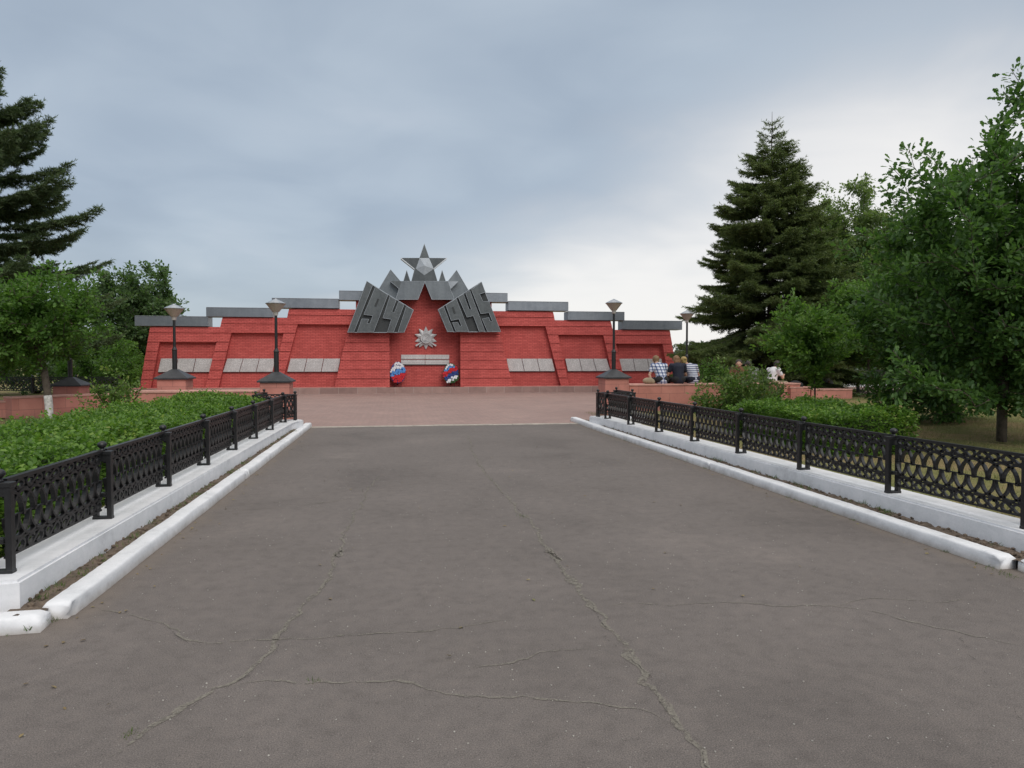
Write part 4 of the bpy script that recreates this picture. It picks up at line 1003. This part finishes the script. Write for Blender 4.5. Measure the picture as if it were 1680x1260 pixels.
# trees on the left
t_b = (-8.72, 20.0, .1)
make_tree('linden_tree', t_b, 4.3, (-9.6, 20.0, 2.7), (2.15, 1.9, 1.35), 600, 46, .095, 'leaf', M['leaf_linden'], M['bark'], 21, 'small leafy tree with a whitewashed trunk in front of the left low wall', trunk_r=.085, white=.62, shell=.45, spread=.26, lowcut=1.05,
          extra=[(P(165, 440, 20).x, 20, P(165, 440, 20).z), (P(150, 470, 20).x, 19.8, P(150, 470, 20).z), (P(172, 500, 20.3).x, 20.3, P(172, 500, 20.3).z), (P(110, 430, 20).x, 20.1, P(110, 430, 20).z), (P(155, 555, 19.6).x, 19.6, P(155, 555, 19.6).z)])
sp = P(-85, 600, 25.5)
ASC = .34
make_spruce((sp.x, 25.5, .1), 12.2, 5.7, 'tall spruce cut off by the left picture edge, long branches over the small tree', 5, M['needle_dark'], lowest=2.2, whorls=22, per=8, nl=.11, needle_step=.016, dens=.85, trunk_r=.22, power=.75, irregular=.24, clip=None)
ASC = 0.0
bt = P(226, 600, 43)
make_tree('maple_tree', (bt.x, 43, 0), 7, (bt.x, 43, 4.0), (2.6, 2.4, 2.95), 520, 44, .18, 'leaf', M['leaf_far'], M['bark_dark'], 33, 'dark round tree standing behind the left end of the memorial', trunk_r=.15, spread=.42, shell=.5, bumps=.3)
def pb(px, py, Y): v = P(px, py, Y); return (v.x, Y, v.z)
for (px, Y, hh, rr, sd_, lb, mt) in ((150, 33, 2.9, 1.5, 41, 'bright bushy sapling between the small linden and the round tree', 'leaf_linden'), (212, 39, 2.6, 1.1, 42, 'light green maple sapling against the left edge of the memorial', 'leaf_young'),
                              (182, 36, 2.2, 1.3, 43, 'low green shrub behind the leftmost pillar', 'leaf_linden'), (60, 36, 3.2, 2.2, 44, 'broad dark shrub far behind the left low wall', 'leaf_far'), (-30, 34, 3.8, 2.6, 45, 'large dark shrub far behind at the left picture edge', 'leaf_far')):
    b_ = P(px, 600, Y); make_tree('shrub', (b_.x, Y, .05), hh, (b_.x, Y, hh*.52), (rr, rr, hh*.5), 120, 55, .12, 'leaf', M[mt], M['bark_dark'], sd_, lb, 'shrubs left of the memorial', trunk_r=.05, spread=.3, cat='shrub', stems=5)
b_ = P(192, 640, 17.6)
make_tree('wild_rose', (b_.x, 17.6, .1), 1.3, (b_.x, 17.6, .95), (.75, .5, .62), 60, 26, .075, 'leaf', M['leaf_bush'], M['bark_dark'], 51, 'sparse twiggy shrub between the left hedge and the low wall', trunk_r=.03, spread=.2, cat='shrub', stems=5, shell=.3)
# trees on the right
s2 = P(1262, 600, 27.5)
zt_ = P(1262, 187, 27.5).z
make_spruce((s2.x, 27.5, .1), zt_, 4.75, 'tall dark conical spruce standing free right of the memorial', 9, M['needle'], lowest=.7, whorls=36, per=11, nl=.10, needle_step=.019, power=.98, irregular=.28, trunk_r=.17)
b_ = P(1325, 600, 33)
make_spruce((b_.x, 33, .1), 6.6, 2.6, 'smaller spruce half hidden behind the right side of the tall spruce', 12, M['needle'], lowest=.6, whorls=16, per=7, nl=.10, needle_step=.04, power=.75)
for (px, Y, top, rx, sd_, lb) in ((1395, 36, 308, 2.9, 61, 'loose airy birch whose top shows right of the tall spruce'), (1350, 39, 330, 2.3, 62, 'slender birch just behind the right slope of the tall spruce'), (1452, 34, 345, 2.4, 63, 'pale birch half covered by the big oak')):
    b_ = P(px, 600, Y); zt_ = P(px, top, Y).z; b_ = Vector((b_.x, Y, .2))
    make_tree('birch_tree', tuple(b_), zt_, (b_.x, Y, zt_*.56), (rx, rx*.9, zt_*.45), 900, 60, .15, 'diamond', M['leaf_birch'], M['bark'], sd_, lb, 'birches behind the tall spruce', trunk_r=.13, spread=.5, shell=.3, droop=.04, bumps=.3)
# big oak in the right foreground
ob = (10.75, 11.3, .15)
oc = P(1655, 440, 11.3)
ext = [pb(1490, 240, 10.9), pb(1510, 246, 11), pb(1532, 262, 11), pb(1460, 272, 11), pb(1452, 310, 11), pb(1478, 290, 11.1), pb(1572, 268, 11.1), pb(1596, 262, 11.1), pb(1658, 112, 11.3), pb(1646, 150, 11.2), pb(1640, 205, 11.3), pb(1664, 170, 11.4),
       pb(1500, 275, 11), pb(1520, 300, 11), pb(1545, 290, 11), pb(1616, 262, 11.2), pb(1634, 235, 11.2), pb(1600, 290, 11.2), pb(1675, 140, 11.3), pb(1560, 310, 11.2), pb(1690, 130, 11.3), pb(1680, 180, 11.2), pb(1700, 210, 11.5), pb(1670, 230, 11.2), pb(1690, 260, 11), pb(1650, 280, 11.2), pb(1580, 330, 11.2), pb(1620, 310, 11), pb(1540, 330, 11.2), pb(1470, 640, 10.7), pb(1490, 665, 10.6), pb(1600, 668, 10.6), pb(1500, 620, 10.5), pb(1545, 640, 10.4), pb(1455, 610, 10.8), pb(1615, 650, 10.8), pb(1575, 640, 10.4), pb(1465, 575, 10.6), pb(1480, 600, 10.5), pb(1710, 160, 11.5), pb(1720, 240, 11.4), pb(1470, 335, 11.1), pb(1490, 320, 11)]
make_tree('oak_tree', ob, 6.3, (oc.x+.15, 11.3, 3.05), (2.55, 2.2, 2.6), 1150, 58, .10, 'oak', M['leaf_oak'], M['bark'], 71, 'large dark leafy oak filling the right side of the picture', trunk_r=.085, spread=.27, shell=.5, bumps=.22, lowcut=.8, extra=ext)
# second and third oaks right/behind
b_ = P(1560, 600, 14.6); make_tree('oak_tree', (b_.x, 14.6, .2), 5.0, (b_.x, 14.6, 2.35), (2.0, 1.8, 2.4), 700, 56, .115, 'oak', M['leaf_oak'], M['bark'], 72, 'dark oak standing just behind the largest oak', trunk_r=.09, spread=.3, shell=.5, lowcut=.35)
b_ = P(1760, 600, 19); make_tree('oak_tree', (b_.x, 19, .25), 5.5, (b_.x, 19, 3.2), (2.8, 2.2, 2.9), 300, 50, .13, 'oak', M['leaf_oak'], M['bark'], 73, 'oak beyond the right picture edge, its crown seen past the big trunk', trunk_r=.1, spread=.3, shell=.5, lowcut=1.0)
# mid trees
b_ = P(1338, 600, 17.2); q_ = P(1330, 600, 17.2)
make_tree('young_oak', (b_.x, 17.2, .2), 3.2, (q_.x, 17.2, 2.05), (1.15, 1.0, 1.25), 230, 42, .095, 'oak', M['leaf_young'], M['bark'], 81, 'slim young light green oak in front of the salmon walls on the right', trunk_r=.024, spread=.24, shell=.3, lowcut=1.32,
          extra=[pb(1296, 482, 17.2), pb(1318, 500, 17.2), pb(1275, 520, 17.2), pb(1345, 505, 17.2), pb(1280, 560, 17.0), pb(1272, 585, 17.2)])
b_ = P(1425, 600, 24)
make_tree('young_oak', (b_.x, 24, .25), 4.6, (b_.x, 24, 3.1), (2.3, 1.7, 1.75), 520, 56, .13, 'oak', M['leaf_mid'], M['bark'], 82, 'broad mid green oak between the slim young oak and the big dark one', trunk_r=.05, spread=.34, shell=.4, lowcut=1.45)
b_ = P(1205, 640, 15.2)
make_tree('shrub', (b_.x, 15.2, .12), 1.4, (b_.x, 15.2, .80), (.82, .75, .66), 150, 42, .072, 'leaf', M['leaf_bush'], M['bark_dark'], 91, 'loose reddish green bush between the right fence and the low wall', trunk_r=.03, spread=.22, cat='shrub', stems=7, shell=.4,
          extra=[pb(1190, 588, 15.2), pb(1186, 600, 15.2), pb(1138, 650, 15.1), pb(1150, 640, 15.1)])
b_ = P(1248, 640, 16.4)
make_tree('shrub', (b_.x, 16.4, .12), 1.2, (b_.x, 16.4, .78), (.55, .6, .6), 100, 42, .065, 'leaf', M['leaf_silver'] if 'leaf_silver' in M else M['leaf_birch'], M['bark_dark'], 92, 'greyish green bush just right of the reddish one, below the person in grey', trunk_r=.03, spread=.2, cat='shrub', stems=5)
b_ = P(1166, 620, 22.4)
make_tree('shrub', (b_.x, 22.4, .1), 1.9, (b_.x, 22.4, 1.2), (.45, .5, .65), 60, 36, .07, 'leaf', M['leaf_linden'], M['bark_dark'], 93, 'upright green bush right behind the seated woman in stripes', trunk_r=.03, spread=.2, cat='shrub', stems=4)
# far woods
def woods(name, x0, x1, Y, hmin, hmax, n, seed, label, lsz):
    nr = np.random.RandomState(seed); X = x0+(x1-x0)*nr.rand(n)
    Hh = np.array([hmin+(hmax-hmin)*(.5+.5*noise.noise(Vector((x*.05, seed, 0)))+.25*noise.noise(Vector((x*.25, seed, 0)))) for x in X])
    Z = Hh*np.sqrt(nr.rand(n)); Yv = Y+nr.rand(n)*12+(Z/Hh)*4
    D = nr.normal(size=(n, 3)); U = nr.normal(size=(n, 3)); me = leaves_mesh(name, np.stack([X, Yv, Z], 1), D, U, lsz*(.6+.8*nr.rand(n)), 'diamond')
    tag(link(name, me, M['leaf_woods']), label, 'woods', kind='stuff')
M['leaf_woods'] = leaf('hazy_leaf', [(.2, (.075, .10, .085)), (.5, (.095, .125, .095)), (.8, (.12, .15, .11))], .1)
woods('distant_woods', -260, 330, 260, 1.5, 5.5, 26000, 2, 'low grey green line of woods on the horizon', 2.2)
woods('distant_woods', -75, -22, 60, 1.5, 5.0, 14000, 3, 'mass of dark bushes behind the left trees', .55)
woods('distant_woods', 26, 80, 52, 2.0, 5.5, 14000, 4, 'mass of dark bushes behind the right trees', .55)
# far fences
def farfence(pts, label, z): fence(pts, label, z)
fp = [G(1398, 657, .2), G(1398, 657, .2)+Vector((1.5, -.3, 0)), G(1398, 657, .2)+Vector((3.0, -.6, 0)), G(1398, 657, .2)+Vector((4.5, -.9, 0))]
def seq(p0, p1, n): return [(p0[0]+(p1[0]-p0[0])*i/n, p0[1]+(p1[1]-p0[1])*i/n) for i in range(n+1)]
fence(seq((18.1, 25.9), (24.5, 25.6), 4), 'distant black iron fence on a white kerb beyond the right end wall', -.07)
g = MB(); g.box(17.9, 24.6, 25.55, 25.95, -.02, .20); tag(g.build('fence_plinth', M['white']), 'low white kerb under the distant right iron fence', 'plinth', 'whitewashed plinths under the iron fences')
fence(seq((14.2, 33.2), (27.0, 33.2), 8), 'farthest iron fence seen below the right trees behind the seated people', .3)
fence(seq((-24, 29.5), (-10.4, 29.5), 9), 'distant iron fence behind the left low walls', .15)
g = MB(); g.box(14, 27.2, 33.0, 33.4, -.02, .52); tag(g.build('fence_plinth', M['white']), 'white plinth of the farthest iron fence below the right trees', 'plinth', 'whitewashed plinths under the iron fences')
g = MB(); g.poly([(17.9, 26.0, .30), (32, 26.0, .30), (32, 32.9, .30), (15, 32.9, .30)], [(0, 1, 2, 3)]); tag(g.build('far_path', M['paving']), kind='structure')

# ------------------------------------------------------------------ grass and weeds
def blades(name, pts, hmin, hmax, mat, seed, label=None, wide=1.0):
    nr = np.random.RandomState(seed); k = len(pts); P_ = np.array(pts)
    D = nr.normal(size=(k, 3))*.45; D[:, 2] = 1; U = nr.normal(size=(k, 3)); U[:, 2] = 0
    me = leaves_mesh(name, P_, D, U, hmin+(hmax-hmin)*nr.rand(k), 'blade')
    V = np.zeros(len(me.vertices)*3, dtype=np.float32); me.vertices.foreach_get('co', V); V = V.reshape(-1, 3, 3)
    mid = (V[:, 0]+V[:, 1])/2; hw = (V[:, 1]-V[:, 0])/2*wide; V[:, 0] = mid-hw; V[:, 1] = mid+hw; me.vertices.foreach_set('co', V.ravel()); me.update()
    o = link(name, me, mat); tag(o, label, 'grass', kind='stuff'); return o
rg = random.Random(7); pts = []
while len(pts) < 70000:
    y = 5.2+18*rg.random()**1.3; x = 5.3+rg.random()**.9*(10+y*.35)
    if 6.8 < x < 8.2 and 10.4 < y < 13.8: continue
    if x < 13 and y > 20.4: continue
    if noise.noise(Vector((x*.9, y*.9, 3))) < -.35 and rg.random() < .7: continue
    pts.append((x, y, gz(x, y)-.005))
blades('lawn_grass', pts, .03, .085, M['grass'], 1, 'thin dry yellowish grass on the lawn behind the right fence', 1.6)
pts = []
while len(pts) < 26000:
    y = 5.2+15*rg.random(); x = -2.7-rg.random()*9
    if -5.0 < x < -2.95 and y > 5.5 and y < 17.4: continue
    pts.append((x, y, gz(x, y)-.005))
blades('lawn_grass', pts, .04, .12, M['weed'], 2, 'grass around the left hedge and the small tree', 1.5)
def weeds(name, spots, mat, seed, label, hmin, hmax, wide=2.2):
    r = random.Random(seed); pts = []
    for (x, y, z, rad, n) in spots:
        for _ in range(n): a = r.random()*6.28; q = rad*r.random()**.7; pts.append((x+math.cos(a)*q, y+math.sin(a)*q*1.6, z))
    return blades(name, pts, hmin, hmax, mat, seed, label, wide)
sp_ = []
for k in range(48):
    y = 4.8+12.5*rg.random()**1.2; sp_.append((-2.23+rg.uniform(-.06, .06), y, .085, .05+.05*rg.random(), rg.randint(10, 40)))
sp_ += [(-2.15, 4.7, .02, .09, 130), (-2.25, 5.0, .07, .08, 60)]
weeds('weeds', sp_, M['weed'], 5, 'small weeds growing in the soil strip left of the asphalt', .015, .05)
sp_ = []
for k in range(34):
    y = 5.0+12.5*rg.random(); sp_.append((4.82+rg.uniform(-.07, .07), y, .085, .03+.04*rg.random(), rg.randint(5, 22)))
sp_ += [(4.85, 6.45, .07, .06, 70), (4.8, 8.6, .07, .05, 30)]
weeds('weeds', sp_, M['weed'], 6, 'small weeds growing in the soil strip right of the asphalt', .02, .07)
sp_ = []
for k in range(20):
    y = 5.2+9*rg.random(); sp_.append((4.535, y, .0, .03, rg.randint(5, 26)))
for px, py, n_, r_ in ((590, 652+900-900, 0, 0),): pass
for (px, py, n_, r_) in ((1625, 932, 60, .08), (1655, 945, 50, .06), (858, 848, 40, .07), (215, 1205, 30, .045), (515, 1118, 18, .04), (1012, 718, 0, 0), (1005, 715, 40, .1), (90, 1016, 60, .05), (20, 1040, 18, .03), (1360, 1052+40, 0, 0)):
    if n_: q = G(px, py); sp_.append((q.x, q.y, 0, r_, n_))
weeds('weeds', sp_, M['weed'], 8, 'sparse weeds rooted in the asphalt cracks and along the right kerb', .008, .03)
# grit and litter on the asphalt
gg = MB(); rq = random.Random(31)
for k in range(1500):
    y = 2.6+9*rq.random()**1.6; x = rq.uniform(-2+(-1.5 if y < 4.4 else .02), 4.5); r = rq.uniform(.002, .0055)
    bmesh.ops.create_icosphere(gg.bm, subdivisions=1, radius=r, matrix=Matrix.Translation((x, y, r*.4)) @ Matrix.Diagonal((1, rq.uniform(.6, 1.4), .7, 1)))
M['grit'] = simple('pale_grit', (.34, .32, .29), .9, var=.5, scale=60)
tag(gg.build('grit', M['grit']), 'fine pale grit scattered over the asphalt', 'grit', kind='stuff')
pp_ = []; 
for k in range(150):
    s_ = rq.random() < .6; y = 2.8+12*rq.random(); x = (rq.choice([-1.97+abs(rq.gauss(0, .12)), 4.53-abs(rq.gauss(0, .12))]) if s_ else rq.uniform(-2, 4.5)); pp_.append((x, y, .008))
nr_ = np.random.RandomState(5); k_ = len(pp_); D_ = nr_.normal(size=(k_, 3)); D_[:, 2] *= .15; U_ = np.tile([0, 0, 1.0], (k_, 1))+nr_.normal(size=(k_, 3))*.2
M['litter'] = leaf('dry_leaf', [(.2, (.16, .11, .05)), (.6, (.25, .19, .09)), (.9, (.10, .13, .04))], .1)
tag(link('leaf_litter', leaves_mesh('leaf_litter', np.array(pp_), D_, U_, .018+.02*nr_.rand(k_), 'leaf'), M['litter']), 'a few small dry leaves lying on the asphalt and by the kerbs', 'leaves', kind='stuff')
# clods of soil
g = MB(); rcl = random.Random(3)
for k in range(420):
    lft = rcl.random() < .4; x = rcl.uniform(-2.31, -2.17) if lft else rcl.uniform(4.73, 4.89); y = 4.8+12.4*rcl.random()**1.4; r = rcl.uniform(.008, .024)
    bmesh.ops.create_icosphere(g.bm, subdivisions=1, radius=r, matrix=Matrix.Translation((x, y, .096)) @ Matrix.Rotation(rcl.random()*6, 4, 'Z') @ Matrix.Diagonal((1, rcl.uniform(.6, 1.3), rcl.uniform(.5, .9), 1)))
tag(g.build('soil_clods', M['soil']), 'crumbly soil clods in the beds beside the kerbs', 'soil', kind='stuff')

# ------------------------------------------------------------------ people
M['skin'] = simple('skin', (.52, .31, .22), .55, var=.06, bstr=.05)
M['hair_blond'] = simple('dark_blond_hair', (.20, .125, .06), .6, var=.3, scale=30); M['hair_red'] = simple('light_brown_hair', (.20, .105, .045), .55, var=.3, scale=30)
M['hair_yellow'] = simple('blond_hair', (.36, .25, .085), .6, var=.3, scale=30); M['hair_dark'] = simple('dark_hair', (.03, .02, .016), .55, var=.3)
M['navy'] = simple('navy_cloth', (.012, .014, .028), .85, var=.2); M['blackc'] = simple('black_cloth', (.015, .015, .017), .85, var=.2)
M['greyc'] = simple('grey_cloth', (.20, .20, .21), .85, var=.2); M['whitec'] = simple('white_cloth', (.70, .69, .70), .85, var=.06); M['orangec'] = simple('rust_cloth', (.16, .075, .035), .85, var=.2); M['khaki'] = simple('khaki_cloth', (.30, .24, .16), .85, var=.2)
def plaid():
    m, n = newmat('plaid_cloth'); t = n.n('ShaderNodeTexCoord').outputs['Object']; s = n.n('ShaderNodeSeparateXYZ', ins={0: t})
    def band(v, f, ph, lo, hi): return n.ramp(n.math('FRACT', n.math('ADD', n.math('MULTIPLY', v, f), ph)), [(lo, (0, 0, 0)), (lo+.03, (1, 1, 1)), (hi, (1, 1, 1)), (hi+.03, (0, 0, 0))])
    xr = n.math('ADD', s.outputs[0], n.math('MULTIPLY', s.outputs[2], .18))
    a = band(xr, 11.0, 10.0, .2, .55); b = band(s.outputs[2], 11.0, 10.0, .2, .55)
    f = n.math('ADD', n.math('MULTIPLY', a, .5), n.math('MULTIPLY', b, .5))
    return finish(m, n, n.ramp(f, [(0, (.66, .68, .74)), (.5, (.16, .21, .36)), (1, (.02, .03, .08))]), .85)
M['plaid'] = plaid()
def stripes():
    m, n = newmat('striped_cloth'); t = n.n('ShaderNodeTexCoord').outputs['Object']; s = n.n('ShaderNodeSeparateXYZ', ins={0: t})
    r = n.math('FRACT', n.math('MULTIPLY', s.outputs[2], 15.0))
    return finish(m, n, n.ramp(r, [(.55, (.55, .56, .62)), (.62, (.09, .10, .2)), (.93, (.09, .10, .2)), (1, (.55, .56, .62))]), .85)
M['stripes'] = stripes()
def capsule(g, p, q, r1, r2, fl=(1, 1, 1)):
    p = Vector(p); q = Vector(q); n = 6
    for k in range(n+1): t = k/n; g.sphere(p.lerp(q, t), r1+(r2-r1)*t, 12, 8)
def remeshed(g, name, mat, parent, vox=.011, smooth=4):
    o = g.build(name, mat, parent); m = o.modifiers.new('remesh', 'REMESH'); m.mode = 'VOXEL'; m.voxel_size = vox; m.use_smooth_shade = True
    s = o.modifiers.new('smooth', 'SMOOTH'); s.iterations = smooth; s.factor = .5; return o
def person(px, seat, heading, label, shirt, trousers, hair, lean=.12, side=0, hairlen=0, scale=1.0, bun=False, arms='down', sleeve=.55, turn=0, headside=0):
    """seated person; local +Y is where they face; seat = Vector of seat point"""
    root = empty('person', seat, heading); root.scale = (scale*1.16, scale*1.08, scale); tag(root, label, 'person')
    hip = Vector((0, 0, .11)); wst = Vector((side*.2, lean*.25, .28)); ch = Vector((side*.7, lean*.75, .44)); nk = Vector((side, lean*1.2, .565)); hd = nk+Vector((headside, .065+lean*.35, .118))
    sh = [ch+Vector((s*.165, .0, .085)) for s in (-1, 1)]
    if arms == 'down': el = [Vector((s*.25, ch.y+.06, .24)) for s in (-1, 1)]; ha = [Vector((s*.17, ch.y+.27, .19)) for s in (-1, 1)]
    elif arms == 'left_prop': el = [Vector((-.29, ch.y-.02, .24)), Vector((.26, ch.y+.08, .24))]; ha = [Vector((-.24, .08, .04)), Vector((.16, ch.y+.27, .2))]
    else: el = [Vector((s*.24, ch.y+.10, .26)) for s in (-1, 1)]; ha = [Vector((s*.09, ch.y+.32, .34)) for s in (-1, 1)]
    kn = [Vector((s*.13, .46, .09)) for s in (-1, 1)]; an = [Vector((s*.13, .48, -.33)) for s in (-1, 1)]
    g = MB()
    capsule(g, hip, wst, .135, .115); capsule(g, wst, ch, .115, .14); capsule(g, ch+Vector((0, 0, .06)), nk, .10, .052); capsule(g, nk, hd, .05, .055)
    capsule(g, sh[0], sh[1], .06, .06)
    g.sphere(hd+Vector((0, 0, .02)), .095, 14, 10, (.82, 1.0, 1.15)); g.sphere(hd+Vector((0, .03, -.045)), .06, 12, 8, (.85, 1, .9))
    g.sphere(hd+Vector((0, .105, -.01)), .014, 8, 6, (.8, 1.2, 1.4))
    for s in (-1, 1): g.sphere(hd+Vector((s*.082, 0, -.005)), .022, 8, 6, (.45, .9, 1.3)); g.sphere(hd+Vector((s*.03, .082, .018)), .014, 8, 6)
    g.sphere(hd+Vector((0, .088, -.048)), .02, 8, 6, (1.3, .5, .4))
    for i, s in enumerate((-1, 1)):
        capsule(g, sh[i], el[i], .05, .038); capsule(g, el[i], ha[i], .038, .024)
        f = (ha[i]-el[i]).normalized(); capsule(g, ha[i], ha[i]+f*.06, .028, .034)
        sdv = f.cross(Vector((0, 0, 1))).normalized() if abs(f.z) < .95 else Vector((1, 0, 0))
        for k in range(4):
            b0 = ha[i]+f*.075+sdv*(k-1.5)*.019; l_ = (.062, .072, .068, .052)[k]; m_ = b0+f*l_*.55+Vector((0, 0, -.008)); capsule(g, b0, m_, .0095, .009); capsule(g, m_, m_+f*l_*.4+Vector((0, 0, -.018)), .009, .008)
        b0 = ha[i]+f*.02+sdv*(-s)*.028; capsule(g, b0, b0+f*.04+sdv*(-s)*.028, .012, .009)
        capsule(g, hip+Vector((s*.08, 0, -.01)), kn[i], .085, .058); capsule(g, kn[i], an[i], .055, .036); capsule(g, an[i]+Vector((0, -.02, -.04)), an[i]+Vector((0, .16, -.06)), .036, .03)
    remeshed(g, 'body', M['skin'], root, .009, 2)
    e = .016; g = MB(); capsule(g, hip+Vector((0, 0, -.03)), wst, .145+e, .125+e); capsule(g, wst, ch, .125+e, .148+e); capsule(g, ch+Vector((0, 0, .06)), nk+Vector((0, 0, -.03)), .11+e, .058); capsule(g, sh[0], sh[1], .066+e*.6, .066+e*.6)
    for i in (0, 1): capsule(g, sh[i], sh[i].lerp(el[i], sleeve), .062+e*.4, .055+e*.4)
    remeshed(g, 'shirt', shirt, root, .012, 3)
    g = MB()
    for i, s in enumerate((-1, 1)): capsule(g, hip+Vector((s*.07, -.02, -.02)), kn[i], .105, .072); capsule(g, kn[i], an[i], .07, .052)
    capsule(g, hip+Vector((-.05, -.02, -.0)), hip+Vector((.05, -.02, -.0)), .13, .13)
    remeshed(g, 'trousers', trousers, root, .012, 3)
    g = MB()
    for i in (0, 1): capsule(g, an[i]+Vector((0, -.03, -.05)), an[i]+Vector((0, .18, -.065)), .045, .04)
    remeshed(g, 'shoes', M['blackc'], root, .012, 2)
    g = MB(); g.sphere(hd+Vector((0, -.02, .045)), .105, 16, 12, (.86, 1.0, 1.05)); g.sphere(hd+Vector((0, -.045, -.005)), .085, 14, 10, (.9, .9, 1.1))
    if hairlen:
        for k in range(7): t = k/6; g.sphere(hd+Vector((0, -.06-.02*math.sin(t*3), .02-hairlen*t)), .088-.012*t, 12, 8, (1.08, .62, 1))
    if bun: g.sphere(hd+Vector((0, -.11, .075)), .045, 10, 8)
    remeshed(g, 'hair', hair, root, .011, 2)
    return root
def seat_at(px, Y, z): v = P(px, 600, Y); return (v.x, Y, z)
person(0, seat_at(1086, 20.95, .92), R(0), 'person in a blue and white plaid shirt sitting bent forward on the wall', M['plaid'], M['blackc'], M['hair_blond'], lean=.20, side=-.04, arms='left_prop', scale=1.02)
person(0, seat_at(1113.5, 20.95, .92), R(-3), 'person in a dark navy top with long light brown hair sitting on the wall', M['navy'], M['blackc'], M['hair_red'], lean=.10, hairlen=.15, scale=1.02)
person(0, seat_at(1138, 21.0, .92), R(8), 'person in a white top with thin blue stripes leaning towards the neighbour', M['stripes'], M['navy'], M['hair_yellow'], lean=.14, side=-.08, bun=True, headside=-.08, scale=.98)
ZS = 1.6-42.4/1180*(b.x*math.sin(YAW)+b.y*math.cos(YAW)) if False else .78
zq = lambda px, py, Y: zof(py, P(px, py, Y))
person(0, (P(1213, 600, 21.6).x, 21.6, zq(1213, 632, 21.6)), R(150), 'person in a rust coloured top facing the camera in the shade of the spruce', M['orangec'], M['blackc'], M['hair_dark'], lean=.1, arms='up')
person(0, (P(1238, 600, 21.8).x, 21.8, zq(1238, 634, 21.8)), R(20), 'person in a grey top seen from behind in the shade of the spruce', M['greyc'], M['blackc'], M['hair_dark'], lean=.12)
person(0, (P(1266, 600, 21.8).x, 21.8, zq(1266, 633, 21.8)), R(-70), 'person in a white shirt turned sideways with legs along the wall', M['whitec'], M['khaki'], M['hair_dark'], lean=.12, arms='up')
person(0, (P(1354, 600, 26.2).x, 25.9, zq(1354, 638.5, 25.9)), R(80), 'person in a long white shirt sitting alone on the right end wall block', M['whitec'], M['blackc'], M['hair_dark'], lean=.1)
g = MB(); g.sphere((0, 0, .09), .14, 14, 10, (1.35, .8, .75)); g.sphere((.12, 0, .06), .09, 12, 8); o = remeshed(g, 'bag', M['khaki'], None, .014, 3); o.location = (P(1064, 600, 20.95).x, 20.95, .9); tag(o, 'soft khaki bag lying on the wall left of the plaid shirt', 'bag')
g = MB(); g.sphere((0, 0, .11), .17, 14, 10, (1.3, .8, .8)); g.sphere((.16, 0, .08), .12, 12, 8); o = remeshed(g, 'bag', M['blackc'], None, .014, 3); o.location = (P(1305, 600, 22.4).x, 22.4, zq(1305, 636, 22.4)); tag(o, 'black bag lying on the reddish wall right of the white shirt', 'bag')
bpy.context.view_layer.update()
